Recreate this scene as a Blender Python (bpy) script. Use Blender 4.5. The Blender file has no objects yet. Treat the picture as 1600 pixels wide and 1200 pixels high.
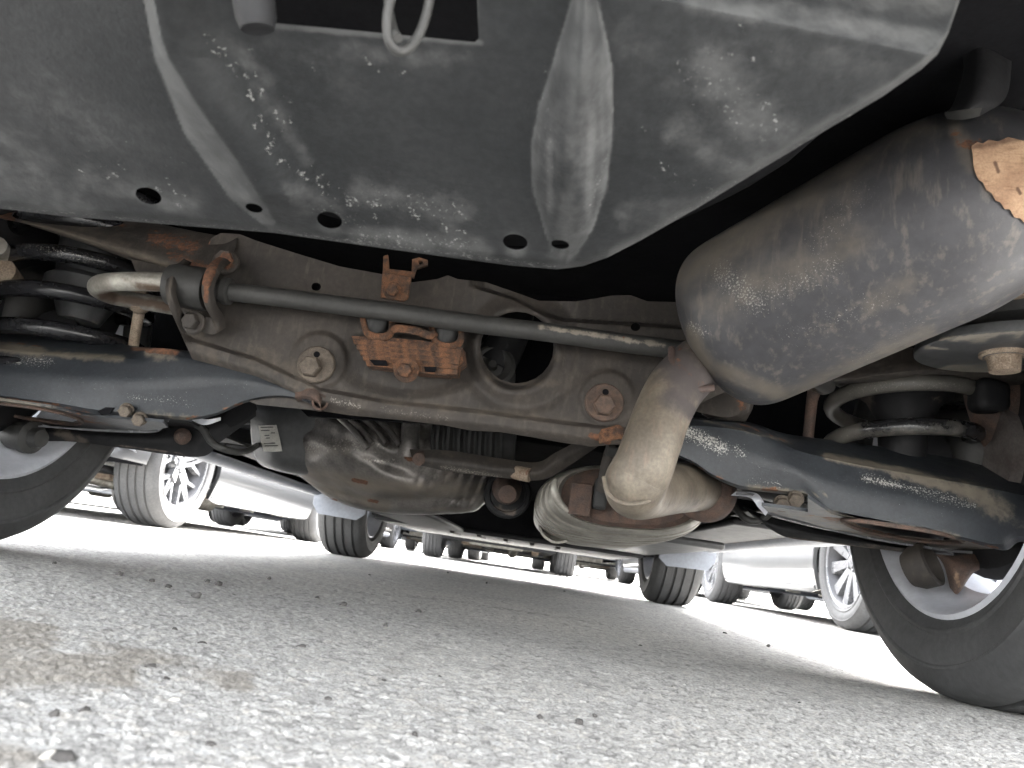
import bpy, bmesh, math, random
import numpy as np
from mathutils import Vector, Matrix, geometry

random.seed(7); RNG = np.random.default_rng(7)
scene = bpy.context.scene
COL = scene.collection
R = math.radians

# ------------------------------------------------------------------ camera
ROLL, PITCH, YAW, CH, CX, FPX = .1475, .2327, .0612, .0983, .1117, 1148.1
def _basis():
    fh = np.array([-math.sin(YAW), math.cos(YAW), 0]); r0 = np.array([math.cos(YAW), math.sin(YAW), 0]); z = np.array([0, 0, 1.])
    f = math.cos(PITCH)*fh + math.sin(PITCH)*z; u0 = -math.sin(PITCH)*fh + math.cos(PITCH)*z
    r = math.cos(ROLL)*r0 + math.sin(ROLL)*u0; u = -math.sin(ROLL)*r0 + math.cos(ROLL)*u0
    return r, u, f
CR, CU, CF = _basis(); CC = np.array([CX, 0, CH])
cd = bpy.data.cameras.new('camera'); cam = bpy.data.objects.new('camera', cd); COL.objects.link(cam)
mw = Matrix.Identity(4)
for i in range(3):
    mw[i][0] = CR[i]; mw[i][1] = CU[i]; mw[i][2] = -CF[i]; mw[i][3] = CC[i]
cam.matrix_world = mw
cd.sensor_width = 36; cd.lens = FPX*36/1600; cd.clip_start = .02; cd.clip_end = 1500
cd.dof.use_dof = True; cd.dof.focus_distance = .95; cd.dof.aperture_fstop = 14
scene.camera = cam

# ------------------------------------------------------------------ light
EL, AZ = 38, 18           # sun elevation, and its compass direction (hazy sun ahead, a little to the right)
w = bpy.data.worlds.new('World'); scene.world = w; w.use_nodes = True
nt = w.node_tree; bg = nt.nodes['Background']
sky = nt.nodes.new('ShaderNodeTexSky'); sky.sky_type = 'NISHITA'; sky.sun_disc = False
sky.sun_elevation = R(EL); sky.sun_rotation = R(AZ); sky.air_density = 1.0; sky.dust_density = 3.5; sky.ozone_density = .6
hs_ = nt.nodes.new('ShaderNodeHueSaturation'); hs_.inputs['Saturation'].default_value = .16      # hazy, nearly white sky
nt.links.new(sky.outputs[0], hs_.inputs['Color']); nt.links.new(hs_.outputs[0], bg.inputs[0]); bg.inputs[1].default_value = .13
sl = bpy.data.lights.new('sun', 'SUN'); sl.energy = .55; sl.angle = R(30); sl.color = (1, .95, .88)
so = bpy.data.objects.new('sun', sl); COL.objects.link(so)
sv = Vector((math.sin(R(AZ))*math.cos(R(EL)), math.cos(R(AZ))*math.cos(R(EL)), math.sin(R(EL))))
so.rotation_euler = sv.to_track_quat('Z', 'Y').to_euler(); so.location = (0, -5, 12)
scene.view_settings.view_transform = 'Standard'; scene.view_settings.look = 'None'
scene.view_settings.gamma = 1; scene.view_settings.exposure = 4.9
scene.cycles.max_bounces = 12; scene.cycles.diffuse_bounces = 8

# ------------------------------------------------------------------ helpers: points
def A(*a): return np.array(a, float)
def ray(px, py): return CF*FPX + CR*(px-800) + CU*(600-py)
def P(px, py, Y=None, Z=None, X=None):
    d = ray(px, py)
    t = (Y-CC[1])/d[1] if Y is not None else ((Z-CC[2])/d[2] if Z is not None else (X-CC[0])/d[0])
    return CC + t*d
def Pv(px, py, Y):
    d = CF[None]*FPX + CR[None]*(px-800)[:, None] + CU[None]*(600-py)[:, None]
    return CC + d*((Y-CC[1])/d[:, 1])[:, None]
def proj(V):
    d = V-CC; z = d@CF
    z = np.where(np.abs(z) < 1e-6, 1e-6, z)
    return 800+FPX*(d@CR)/z, 600-FPX*(d@CU)/z
def sm(x, a=0., b=1.):
    t = np.clip((x-a)/(b-a), 0, 1); return t*t*(3-2*t)
def cr(pts, n, closed=False):
    p = np.asarray(pts, float); k = len(p)
    if closed: q = np.vstack([p[-1], p, p[0], p[1]]); ts = np.linspace(0, k, n, endpoint=False)
    else: q = np.vstack([2*p[0]-p[1], p, 2*p[-1]-p[-2]]); ts = np.linspace(0, k-1, n)
    i = np.minimum(ts.astype(int), (k if closed else k-1)-1); t = (ts-i)[:, None]
    a, b, c, d = q[i], q[i+1], q[i+2], q[i+3]
    return .5*((2*b)+(-a+c)*t+(2*a-5*b+4*c-d)*t*t+(-a+3*b-3*c+d)*t**3)
def lin(pts, n):
    p = np.asarray(pts, float); ts = np.linspace(0, len(p)-1, n); i = np.minimum(ts.astype(int), len(p)-2); t = (ts-i)[:, None]
    return p[i]*(1-t)+p[i+1]*t
def PP(pts): return np.array([P(x, y, Y=d) for x, y, d in pts])

# ------------------------------------------------------------------ helpers: objects
ROOTLOC = {}
def empty(name, loc, label, cat, group=None, rz=0):
    o = bpy.data.objects.new(name, None); COL.objects.link(o); o.location = loc; o.rotation_euler.z = rz; o.empty_display_size = .2
    tag(o, label, cat, group); ROOTLOC[o] = np.array(loc, float); return o
def tag(o, label=None, cat=None, group=None, kind=None):
    if label: o['label'] = label
    if cat: o['category'] = cat
    if group: o['group'] = group
    if kind: o['kind'] = kind
    return o
def make(name, V, F, mat, parent=None, smooth=35, world=True, fix=True, label=None, bev=0):
    """world coordinates in; the object's origin goes to the middle of its mesh."""
    V = np.asarray(V, float)
    c = (V.min(0)+V.max(0))/2
    me = bpy.data.meshes.new(name); me.from_pydata((V-c).tolist(), [], [list(map(int, f)) for f in F])
    if fix:
        bm = bmesh.new(); bm.from_mesh(me); bmesh.ops.remove_doubles(bm, verts=bm.verts, dist=1e-6)
        bmesh.ops.recalc_face_normals(bm, faces=bm.faces); bm.to_mesh(me); bm.free()
    if smooth:
        me.shade_smooth()
        if smooth < 180: me.set_sharp_from_angle(angle=R(smooth))
    me.materials.append(mat)
    o = bpy.data.objects.new(name, me); COL.objects.link(o)
    if parent is not None:
        o.parent = parent; o.location = c - (ROOTLOC[parent] if world else 0)
        ROOTLOC[o] = c if world else c
    else:
        o.location = c; ROOTLOC[o] = c
    if label: o['label'] = label
    if bev:
        m = o.modifiers.new('bevel', 'BEVEL'); m.width = bev; m.segments = 2; m.limit_method = 'ANGLE'; m.angle_limit = R(40)
    return o
def grid_faces(n, m, closed_n=False, closed_m=False):
    F = []
    for i in range(n if closed_n else n-1):
        for j in range(m if closed_m else m-1):
            a = i*m+j; b = i*m+(j+1) % m; c = ((i+1) % n)*m+(j+1) % m; d = ((i+1) % n)*m+j
            F.append((a, b, c, d))
    return F
def thicken(V, F, off):
    n = len(V); V2 = np.vstack([V, V+off]); cnt = {}
    for f in F:
        for a, b in zip(f, f[1:]+f[:1]): cnt[(a, b)] = 1
    G = list(F)+[tuple(i+n for i in reversed(f)) for f in F]
    for (a, b) in list(cnt):
        if (b, a) not in cnt: G.append((b, a, a+n, b+n))
    return V2, G
def away(V, t):
    d = V-CC; return d/np.linalg.norm(d, axis=1)[:, None]*t
def rails(name, rs, mat, parent, n=48, m=5, thick=.004, smooth_across=True, straight=False, label=None, disp=None, smooth=40):
    """skin through rails, each a list of (px, py, Y)."""
    Rs = np.array([(lin if straight else cr)(PP(r) if len(r[0]) == 3 and not isinstance(r, np.ndarray) else r, n) for r in rs])
    k = len(rs); mm = (k-1)*m+1
    if smooth_across and k > 2: G = np.array([cr(Rs[:, i], mm) for i in range(n)])
    else: G = np.array([lin(Rs[:, i], mm) for i in range(n)])
    V = G.reshape(-1, 3)
    if disp is not None: V = V + disp(V)
    F = grid_faces(n, mm)
    if thick: V, F = thicken(V, F, away(V, thick))
    return make(name, V, F, mat, parent, smooth=smooth, label=label)
def tube(name, pts, rad, mat, parent, seg=14, n=None, caps=True, raw=False, closed=False, label=None, flat=1., smooth=40, world=True):
    p = np.asarray(pts, float)
    rad = np.full(len(p), rad, float) if np.isscalar(rad) else np.asarray(rad, float)
    if n:
        q = cr(np.hstack([p, rad[:, None]]), n, closed); p, rad = q[:, :3], q[:, 3]
    k = len(p); V = []
    if closed: T = np.roll(p, -1, 0)-np.roll(p, 1, 0)
    else: T = np.gradient(p, axis=0)
    T /= np.linalg.norm(T, axis=1)[:, None]
    up = A(0, 0, 1) if abs(T[0][2]) < .9 else A(1, 0, 0)
    a = np.cross(T[0], up); a /= np.linalg.norm(a)
    for i in range(k):
        a = a-T[i]*(a@T[i]); a /= np.linalg.norm(a); b = np.cross(T[i], a)
        th = np.linspace(0, 2*np.pi, seg, endpoint=False)
        V.append(p[i]+rad[i]*(np.cos(th)[:, None]*a+flat*np.sin(th)[:, None]*b))
    V = np.vstack(V); F = grid_faces(k, seg, closed, True)
    if caps and not closed: F += [tuple(range(seg)), tuple((k-1)*seg+i for i in range(seg))]
    if raw: return V, F
    return make(name, V, F, mat, parent, smooth=smooth, label=label, world=world)
def frame(ax):
    ax = np.asarray(ax, float); ax = ax/np.linalg.norm(ax)
    u = np.cross(ax, A(0, 0, 1) if abs(ax[2]) < .9 else A(1, 0, 0)); u /= np.linalg.norm(u)
    return ax, u, np.cross(ax, u)
def lathe_vf(c, ax, prof, seg=32, sx=1., sy=1., rot=0.):
    ax, u, v = frame(ax); th = np.linspace(0, 2*np.pi, seg, endpoint=False)+rot; V = []
    for r, h in prof: V.append(np.asarray(c)+ax*h+r*(sx*np.cos(th)[:, None]*u+sy*np.sin(th)[:, None]*v))
    F = grid_faces(len(prof), seg, False, True)
    if prof[0][0] > 1e-5: F.append(tuple(range(seg)))
    if prof[-1][0] > 1e-5: F.append(tuple((len(prof)-1)*seg+i for i in range(seg)))
    return np.vstack(V), F
def lathe(name, c, ax, prof, mat, parent, seg=32, smooth=40, label=None, world=True, **k):
    V, F = lathe_vf(c, ax, prof, seg, **k); return make(name, V, F, mat, parent, smooth=smooth, label=label, world=world)
def joinvf(*L):
    V, F, o = [], [], 0
    for v, f in L:
        V.append(np.asarray(v)); F += [tuple(i+o for i in q) for q in f]; o += len(v)
    return np.vstack(V), F
def boxvf(c, s, rot=None):
    V = np.array([(x, y, z) for x in (-.5, .5) for y in (-.5, .5) for z in (-.5, .5)])*np.asarray(s)
    if rot is not None: V = V@np.array(rot).T
    return V+np.asarray(c), [(0, 1, 3, 2), (4, 6, 7, 5), (0, 4, 5, 1), (2, 3, 7, 6), (0, 2, 6, 4), (1, 5, 7, 3)]
def box(name, c, s, mat, parent, bev=.003, rot=None, label=None, world=True):
    V, F = boxvf(c, s, rot); return make(name, V, F, mat, parent, smooth=30, bev=bev, label=label, world=world)
def plate(name, outline, ext, mat, parent, holes=(), bev=0, label=None, smooth=30, world=True):
    """polygon (3-D points, roughly planar) with holes, extruded by the vector ext."""
    loops = [np.asarray(outline, float)]+[np.asarray(h, float) for h in holes]
    tri = geometry.tessellate_polygon([[Vector(p) for p in L] for L in loops])
    V = np.vstack(loops); n = len(V); F = [tuple(t) for t in tri]+[tuple(i+n for i in reversed(t)) for t in tri]; o = 0
    for L in loops:
        k = len(L)
        for i in range(k): a, b = o+i, o+(i+1) % k; F.append((a, b, b+n, a+n))
        o += k
    return make(name, np.vstack([V, V+np.asarray(ext)]), F, mat, parent, smooth=smooth, bev=bev, label=label, world=world)
def ell(x, y, rx, ry, ang=0, n=24):
    a = np.linspace(0, 2*np.pi, n, endpoint=False); c, s = math.cos(R(ang)), math.sin(R(ang))
    return np.array([(x+rx*np.cos(t)*c-ry*np.sin(t)*s, y+rx*np.cos(t)*s+ry*np.sin(t)*c) for t in a])
def inpoly(px, py, poly):
    r = np.zeros(px.shape, bool); k = len(poly)
    for i in range(k):
        x1, y1 = poly[i]; x2, y2 = poly[(i+1) % k]
        c = ((y1 > py) != (y2 > py)) & (px < (x2-x1)*(py-y1)/((y2-y1) if y2 != y1 else 1e-9)+x1); r ^= c
    return r
def nearpoly(p, poly):
    a = np.asarray(poly); b = np.roll(a, -1, 0); d = b-a
    t = np.clip(((p-a)*d).sum(1)/np.maximum((d*d).sum(1), 1e-9), 0, 1); q = a+d*t[:, None]
    return q[np.argmin(((q-p)**2).sum(1))]
def sheet(name, x0, x1, nx, bot, top, ny, depth, mat, parent, holes=(), thick=.004, label=None, smooth=40, pw=1.):
    """pressed sheet: columns x0..x1, rows from the lower to the upper outline, Y from depth(px, py)."""
    xs = np.linspace(x0, x1, nx); b = np.array(bot, float); t = np.array(top, float)
    yb = np.interp(xs, b[:, 0], b[:, 1]); yt = np.interp(xs, t[:, 0], t[:, 1])
    s = np.linspace(0, 1, ny)**pw
    px = np.repeat(xs, ny); py = (yb[:, None]*(1-s)+yt[:, None]*s).ravel()
    F = np.array(grid_faces(nx, ny))
    for h in holes:
        h = np.asarray(h); cx = px[F].mean(1); cy = py[F].mean(1); ins = inpoly(cx, cy, h)
        dv = np.zeros(len(px), bool); dv[F[ins].ravel()] = True; kv = np.zeros(len(px), bool); kv[F[~ins].ravel()] = True
        for i in np.nonzero(dv & kv)[0]: px[i], py[i] = nearpoly(np.array([px[i], py[i]]), h)
        F = F[~ins]
    V = Pv(px, py, depth(px, py)); used = np.unique(F); mp = -np.ones(len(V), int); mp[used] = np.arange(len(used))
    V = V[used]; F = [tuple(mp[f]) for f in F]
    V, F = thicken(V, F, away(V, thick))
    return make(name, V, F, mat, parent, smooth=smooth, label=label)
def wpos(o):
    me = o.data; V = np.empty(len(me.vertices)*3); me.vertices.foreach_get('co', V); return V.reshape(-1, 3)+ROOTLOC[o]
def paint(o, attr, caps, extra=None):
    """stains, wear and painted light: per-vertex amount stored on the mesh; caps = (x0, y0, x1, y1, radius, strength)."""
    px, py = proj(wpos(o)); v = np.zeros(len(px))
    for x0, y0, x1, y1, r, s in caps:
        dx, dy = x1-x0, y1-y0; L = dx*dx+dy*dy
        t = np.clip(((px-x0)*dx+(py-y0)*dy)/L, 0, 1) if L else 0
        d = np.hypot(px-x0-t*dx, py-y0-t*dy)/r; v = np.maximum(v, s*(1-sm(d)))
    a = o.data.attributes.get(attr) or o.data.attributes.new(attr, 'FLOAT', 'POINT')
    a.data.foreach_set('value', v.astype(np.float32)); return o
def hexbolt(name, c, ax, r, mat, parent, washer=None, hole=False, wm=None, h=None):
    h = h or r*.9; prof = [(r*.92, 0), (r, h*.1), (r, h*.8), (r*.86, h), (r*.5, h*1.02), (0, h*1.0)]
    L = [lathe_vf(c, ax, prof, 6)]
    if washer: L.append(lathe_vf(np.asarray(c)-np.asarray(frame(ax)[0])*h*.25, ax, [(washer, -h*.2), (washer, h*.12), (washer*.9, h*.28), (0, h*.28)], 28))
    V, F = joinvf(*L); return make(name, V, F, mat, parent, smooth=30)

# ------------------------------------------------------------------ helpers: materials
def M(name, c0, c1=None, ns=9., rough=.6, metal=0., dirt_and_light=None, dn=60., rust=False, speck=None, sn=260., bump=.0, bs=220., coat=0., mott=.13, rv=.12, spec=.5, streak=None, wide=.12, dimple=False):
    m = bpy.data.materials.new(name); m.use_nodes = True; n = m.node_tree.nodes; l = m.node_tree.links
    b = n['Principled BSDF']; tc = n.new('ShaderNodeTexCoord')
    def noise(sc, det=5., rgh=.6, vec=None):
        x = n.new('ShaderNodeTexNoise'); x.inputs['Scale'].default_value = sc; x.inputs['Detail'].default_value = det; x.inputs['Roughness'].default_value = rgh
        l.new(vec or tc.outputs['Object'], x.inputs['Vector']); return x.outputs['Fac']
    def rng(s, a, b_, lo=0., hi=1.):
        x = n.new('ShaderNodeMapRange'); x.interpolation_type = 'SMOOTHSTEP'
        for k, v in zip((1, 2, 3, 4), (a, b_, lo, hi)): x.inputs[k].default_value = v
        l.new(s, x.inputs[0]); return x.outputs[0]
    def math_(op, a, c):
        x = n.new('ShaderNodeMath'); x.operation = op
        for i, v in enumerate((a, c)):
            if isinstance(v, (int, float)): x.inputs[i].default_value = v
            else: l.new(v, x.inputs[i])
        return x.outputs[0]
    def mix(f, a, c, mode='MIX'):
        x = n.new('ShaderNodeMix'); x.data_type = 'RGBA'; x.blend_type = mode
        for i, v in ((0, f), (6, a), (7, c)):
            if isinstance(v, (int, float)): x.inputs[i].default_value = v
            elif isinstance(v, tuple): x.inputs[i].default_value = (*v, 1)
            else: l.new(v, x.inputs[i])
        return x.outputs[2]
    def att(a):
        x = n.new('ShaderNodeAttribute'); x.attribute_name = a; return x.outputs['Fac']
    c1 = c1 or tuple(v*.7 for v in c0)
    col = mix(rng(noise(ns), .35, .65), c0, c1)
    rr = math_('ADD', math_('MULTIPLY', math_('SUBTRACT', noise(ns*3.1), .5), rv*2), rough)
    if streak:
        mp = n.new('ShaderNodeMapping'); mp.inputs['Scale'].default_value = streak[1]; l.new(tc.outputs['Object'], mp.inputs[0])
        col = mix(rng(noise(streak[2], 4, .6, mp.outputs[0]), .5, .72, 0, streak[3]), col, streak[0])
    if mott:
        col = mix(1., col, mix(rng(noise(ns*14), .3, .7), tuple([1-mott]*3), tuple([1+mott]*3)), 'MULTIPLY')
    if dirt_and_light:
        f = rng(math_('ADD', att('dirt_and_light'), math_('MULTIPLY', math_('SUBTRACT', noise(dn, 8, .68), .5), 1.1)), .5-wide, .5+wide)
        dc = mix(rng(noise(dn*.4), .3, .7), dirt_and_light, tuple(v*.72 for v in dirt_and_light))
        col = mix(f, col, dc); rr = math_('ADD', rr, math_('MULTIPLY', f, .25))
    if speck:
        f = rng(math_('ADD', math_('MULTIPLY', att('speck'), .27), noise(sn, 7, .72)), .71, .80, 0, .75)
        col = mix(f, col, speck)
    if rust:
        f = rng(math_('ADD', att('rust'), math_('MULTIPLY', math_('SUBTRACT', noise(90, 8, .7), .5), 1.3)), .42, .58)
        rc = mix(rng(noise(140, 6, .7), .35, .65), (.175, .08, .042), (.075, .04, .028))
        col = mix(f, col, rc); rr = math_('ADD', rr, math_('MULTIPLY', f, .3))
    l.new(col, b.inputs['Base Color']); l.new(rr, b.inputs['Roughness'])
    b.inputs['Metallic'].default_value = metal; b.inputs['Coat Weight'].default_value = coat; b.inputs['Coat Roughness'].default_value = .06
    b.inputs['Specular IOR Level'].default_value = spec
    if bump:
        bp = n.new('ShaderNodeBump'); bp.inputs['Strength'].default_value = 1; bp.inputs['Distance'].default_value = bump
        if dimple:
            vo = n.new('ShaderNodeTexVoronoi'); vo.inputs['Scale'].default_value = 190; l.new(tc.outputs['Object'], vo.inputs['Vector'])
            l.new(math_('ADD', math_('MULTIPLY', vo.outputs['Distance'], .8), noise(bs, 6, .65)), bp.inputs['Height'])
        else: l.new(noise(bs, 6, .65), bp.inputs['Height']); l.new(bp.outputs[0], b.inputs['Normal'])
    return m

m_plastic = M('dusty_black_plastic', (.0185, .0195, .0202), (.0125, .0135, .0143), 14, .62, dirt_and_light=(.083, .084, .083), dn=70, speck=(.22, .22, .21), sn=420, spec=.4, bump=.0003, bs=400, mott=.22, wide=.36)
m_grime = M('grime_coated_steel', (.046, .038, .0315), (.031, .0268, .0235), 10, .72, dirt_and_light=(.135, .112, .088), dn=50, rust=True, speck=(.25, .23, .2), sn=420, bump=.0005, bs=240, wide=.3, streak=((.095, .08, .066), (8, 8, 2), 12, .4))
m_bar = M('grey_painted_bar', (.034, .0335, .0315), (.027, .0265, .025), 12, .6, dirt_and_light=(.25, .22, .18), dn=70, rust=True, bump=.0002, bs=300)
m_rust = M('flaking_rust', (.145, .066, .032), (.042, .026, .018), 70, .9, dirt_and_light=(.23, .135, .072), dn=120, bump=.0016, bs=240, mott=.4)
m_weld = M('heat_tinted_weld', (.075, .05, .042), (.05, .038, .036), 60, .7, metal=.2, bump=.0008, bs=260)
m_dullrust = M('dark_rust', (.088, .054, .04), (.055, .039, .032), 60, .85, dirt_and_light=(.3, .2, .13), bump=.001, bs=260, mott=.35)
m_arm = M('blue_black_arm_paint', (.020, .0235, .028), (.0145, .017, .021), 16, .56, dirt_and_light=(.16, .138, .108), dn=90, rust=True, speck=(.42, .41, .38), sn=480, bump=.0003, bs=380, mott=.14, wide=.24)
m_muffler = M('aluminised_muffler', (.062, .061, .065), (.044, .044, .048), 5, .5, metal=.3, dirt_and_light=(.14, .122, .10), dn=34, rust=True, speck=(.33, .32, .29), sn=520, bump=.0002, bs=260, wide=.4, mott=.09, streak=((.15, .132, .108), (7, 7, 1.1), 17, .42))
m_pipe = M('tan_crusted_pipe', (.152, .128, .097), (.09, .074, .056), 20, .6, metal=.15, dirt_and_light=(.062, .052, .05), dn=40, rust=True, speck=(.15, .12, .1), sn=120, bump=.0004, bs=200, wide=.3, streak=((.13, .095, .07), (6, 6, 1.), 26, .75))
m_silver = M('weathered_aluminium', (.36, .345, .305), (.2, .185, .16), 18, .5, metal=.3, dirt_and_light=(.13, .09, .065), dn=40, bump=.0003, bs=200, wide=.3)
m_shield = M('foil_heat_shield', (.165, .152, .14), (.08, .074, .069), 16, .42, metal=.4, dirt_and_light=(.215, .185, .152), dn=45, rust=True, speck=(.4, .38, .34), sn=260, bump=.0022, bs=110, mott=.2, wide=.4, dimple=True)
m_black = M('black_underbody', (.015, .015, .016), (.009, .009, .010), 10, .65, spec=.3, dirt_and_light=(.12, .1, .085), dn=40, bump=.0003)
m_void = M('painted_cavity_shade', (.007, .007, .008), (.005, .005, .006), 10, .9, spec=.1, bump=.0003)  # near-black base: the deep shade of gaps is put into the colour
m_tank = M('grey_tank_plastic', (.06, .061, .062), (.048, .049, .05), 10, .45, dirt_and_light=(.2, .18, .15), mott=.12)
m_spring = M('glossy_black_coil', (.018, .018, .02), (.012, .012, .013), 12, .25, dirt_and_light=(.105, .098, .086), dn=60, speck=(.25, .24, .21), sn=420, wide=.2)
m_rubber = M('black_rubber', (.028, .027, .026), (.02, .02, .02), 14, .65, dirt_and_light=(.16, .13, .1), bump=.0003)
m_tyre = M('tyre_rubber', (.05, .05, .05), (.038, .038, .038), 8, .72, dirt_and_light=(.14, .13, .12), bump=.0004, bs=300, mott=.15)
m_tyre2 = M('dusty_tyre_rubber', (.07, .07, .071), (.056, .056, .057), 8, .72, bump=.0004, bs=300, mott=.15)
m_rim = M('silver_alloy', (.60, .61, .65), (.54, .55, .59), 6, .34, metal=.2, dirt_and_light=(.2, .16, .12), mott=.06)
m_well = M('shaded_rim_barrel', (.07, .07, .075), rough=.5, metal=.3)  # darkened grey: shade inside the deep barrel is put into the colour
m_rim2 = M('bright_alloy', (.19, .193, .2), (.17, .173, .18), 6, .28, metal=.4, mott=.05)
m_disc = M('brake_steel', (.2, .18, .17), (.13, .11, .1), 20, .5, metal=.5, rust=True)
m_flap = M('grey_flap_plastic', (.14, .15, .17), (.12, .13, .15), 6, .5, dirt_and_light=(.3, .3, .29), mott=.1)
m_tan = M('tan_dirt_crust', (.33, .265, .2), (.22, .165, .12), 40, .9, rust=True, bump=.0012, bs=200, mott=.3)
m_bolt = M('dirty_zinc_bolt', (.125, .102, .08), (.075, .06, .047), 120, .7, metal=.2, rust=True, bump=.0005, bs=300, mott=.35)
m_label = M('printed_white_label', (.55, .54, .5), (.45, .44, .4), 30, .6)
m_ink = M('label_ink', (.09, .09, .09), rough=.7)
m_glass = M('dark_car_glass', (.02, .025, .027), rough=.05, mott=0, rv=0)
m_lamp = M('headlamp_plastic', (.55, .57, .6), rough=.1, mott=0, coat=.6)
m_tail = M('red_lamp_plastic', (.45, .02, .02), rough=.12, mott=0, coat=.6)
m_plate = M('number_plate_blank', (.7, .72, .74), rough=.4, mott=.05)
m_chrome = M('bright_trim', (.75, .76, .78), rough=.15, metal=.9, mott=.03)
def paintm(name, c, metal=.3): return M(name, c, tuple(v*.95 for v in c), 3, .3, metal=metal, coat=.8, mott=.03, rv=.03)
m_white = paintm('white_car_paint', (.105, .107, .108), 0); m_silvp = paintm('silver_car_paint', (.03, .0315, .034), .25)
m_greyp = paintm('grey_car_paint', (.03, .032, .035), .3); m_redp = paintm('dark_grey_car_paint', (.03, .028, .028), .3)
m_bluep = paintm('blue_grey_car_paint', (.03, .036, .046), .3); m_blackp = paintm('black_car_paint', (.02, .02, .022), .2)
# ------------------------------------------------------------------ ground
def cells(x, y, s, seed):
    ix = np.floor(x/s).astype(np.int64); iy = np.floor(y/s).astype(np.int64)
    f1 = np.full(x.shape, 9.); f2 = np.full(x.shape, 9.); idd = np.zeros(x.shape); ox = np.zeros(x.shape); oy = np.zeros(x.shape)
    def hsh(a, b, k):
        v = np.sin(a*127.1+b*311.7+k*74.7+seed*19.3)*43758.5453; return v-np.floor(v)
    for i in (-1, 0, 1):
        for j in (-1, 0, 1):
            a, b = ix+i, iy+j; cx = (a+.1+.8*hsh(a, b, 1))*s; cy = (b+.1+.8*hsh(a, b, 2))*s
            d = np.hypot(x-cx, y-cy)/s*(1+.5*hsh(a, b, 3)); c = d < f1
            f2 = np.where(c, f1, np.minimum(f2, d)); f1 = np.where(c, d, f1); idd = np.where(c, hsh(a, b, 4), idd)
            ox = np.where(c, x-cx, ox); oy = np.where(c, y-cy, oy)
    return f1, f2, idd, ox, oy
def build_ground():
    mid = math.pi/2+YAW
    th = np.unique(np.concatenate([mid+np.linspace(-.78, .78, 760), np.linspace(mid+.78, mid-.78+2*math.pi, 42)[:-1]]))
    r = np.concatenate([[.02, .08, .14, .18], np.geomspace(.21, 4.2, 560), np.geomspace(4.4, 300, 70)])
    TH, RR = np.meshgrid(th, r, indexing='ij'); x = CX+RR*np.cos(TH); y = RR*np.sin(TH)
    x, y, RR = x.ravel(), y.ravel(), RR.ravel()
    wx = x+.0016*np.sin(y*430+3*np.sin(x*210)); wy = y+.0016*np.sin(x*390+3*np.sin(y*190))
    f1, f2, i1, ox, oy = cells(wx, wy, .0068, 1); g1, g2, i2, px_, py_ = cells(wx, wy, .0034, 2)
    edge = sm(f2-f1, 0, .22); e2 = sm(g2-g1, 0, .25)
    tx = (np.mod(i1*57.3, 1)-.5)*.26; ty = (np.mod(i1*91.7, 1)-.5)*.26
    big = i1 > .33
    h = np.where(big, edge*(.0004+.0008*np.mod(i1*13.7, 1)+tx*ox+ty*oy), 0)
    h = np.where(big & (edge > .35), h, h+e2*(.0003+.0006*i2))
    h += .0016*np.sin(x*9.1+1.3*np.sin(y*7))*np.sin(y*8.3)+.0005*np.sin(x*61)*np.sin(y*53)
    fade = 1-sm(RR, 4, 12)
    z = h*fade
    tone = np.where(big & (edge > .35), np.mod(i1*7.31, 1), .25+.5*i2); tone = np.where((edge < .35) & (e2 < .4), tone*.25, tone)
    n, m = len(th), len(r)
    i, j = np.meshgrid(np.arange(n), np.arange(m-1), indexing='ij'); a = i*m+j; b = ((i+1) % n)*m+j
    F = np.stack([a, b, b+1, a+1], -1).reshape(-1, 4)
    V = np.stack([x, y, z], -1)
    cidx = len(V); V = np.vstack([V, [CX, 0, 0]])
    k = np.arange(n); T = np.stack([np.full(n, cidx), ((k+1) % n)*m, k*m], -1)
    me = bpy.data.meshes.new('asphalt_ground')
    me.vertices.add(len(V)); me.vertices.foreach_set('co', V.astype(np.float32).ravel())
    nl = F.size+T.size; me.loops.add(nl); me.loops.foreach_set('vertex_index', np.concatenate([F.ravel(), T.ravel()]).astype(np.int32))
    me.polygons.add(len(F)+len(T))
    st = np.concatenate([np.arange(len(F))*4, F.size+np.arange(len(T))*3]); me.polygons.foreach_set('loop_start', st.astype(np.int32))
    me.update(calc_edges=True); me.validate()
    me.shade_smooth()
    if me.polygons[0].normal.z < 0: me.flip_normals()
    a = me.attributes.new('tone', 'FLOAT', 'POINT'); a.data.foreach_set('value', np.append(tone, .4).astype(np.float32))
    o = bpy.data.objects.new('asphalt_ground', me); COL.objects.link(o); ROOTLOC[o] = np.zeros(3)
    tag(o, 'pale worn asphalt of coarse grey stones running under the parked cars', kind='structure')
    # sandy damp stain at the lower left, a dark crack line and faint tar spots
    paint(o, 'stain', [(-250, 985, 60, 1000, 75, 1), (-200, 1050, 190, 1045, 65, 1), (150, 1010, 380, 1065, 42, .75), (-60, 1180, 40, 1190, 60, .8), (600, 1035, 620, 1040, 40, .35), (650, 1100, 690, 1105, 30, .45)])
    paint(o, 'crack', [(560, 926, 640, 932, 5, .55), (640, 932, 700, 938, 5, .55), (700, 938, 780, 950, 4, .52), (780, 950, 860, 962, 5, .6), (860, 962, 1010, 985, 7, .45), (420, 918, 560, 926, 7, .42)])
    m = bpy.data.materials.new('coarse_asphalt'); m.use_nodes = True; N = m.node_tree.nodes; L = m.node_tree.links; b = N['Principled BSDF']
    def nd(t, **k):
        q = N.new(t)
        for a_, v in k.items(): setattr(q, a_, v)
        return q
    tc = nd('ShaderNodeTexCoord'); at = nd('ShaderNodeAttribute', attribute_name='tone')
    rp = nd('ShaderNodeValToRGB'); e = rp.color_ramp.elements
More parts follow.
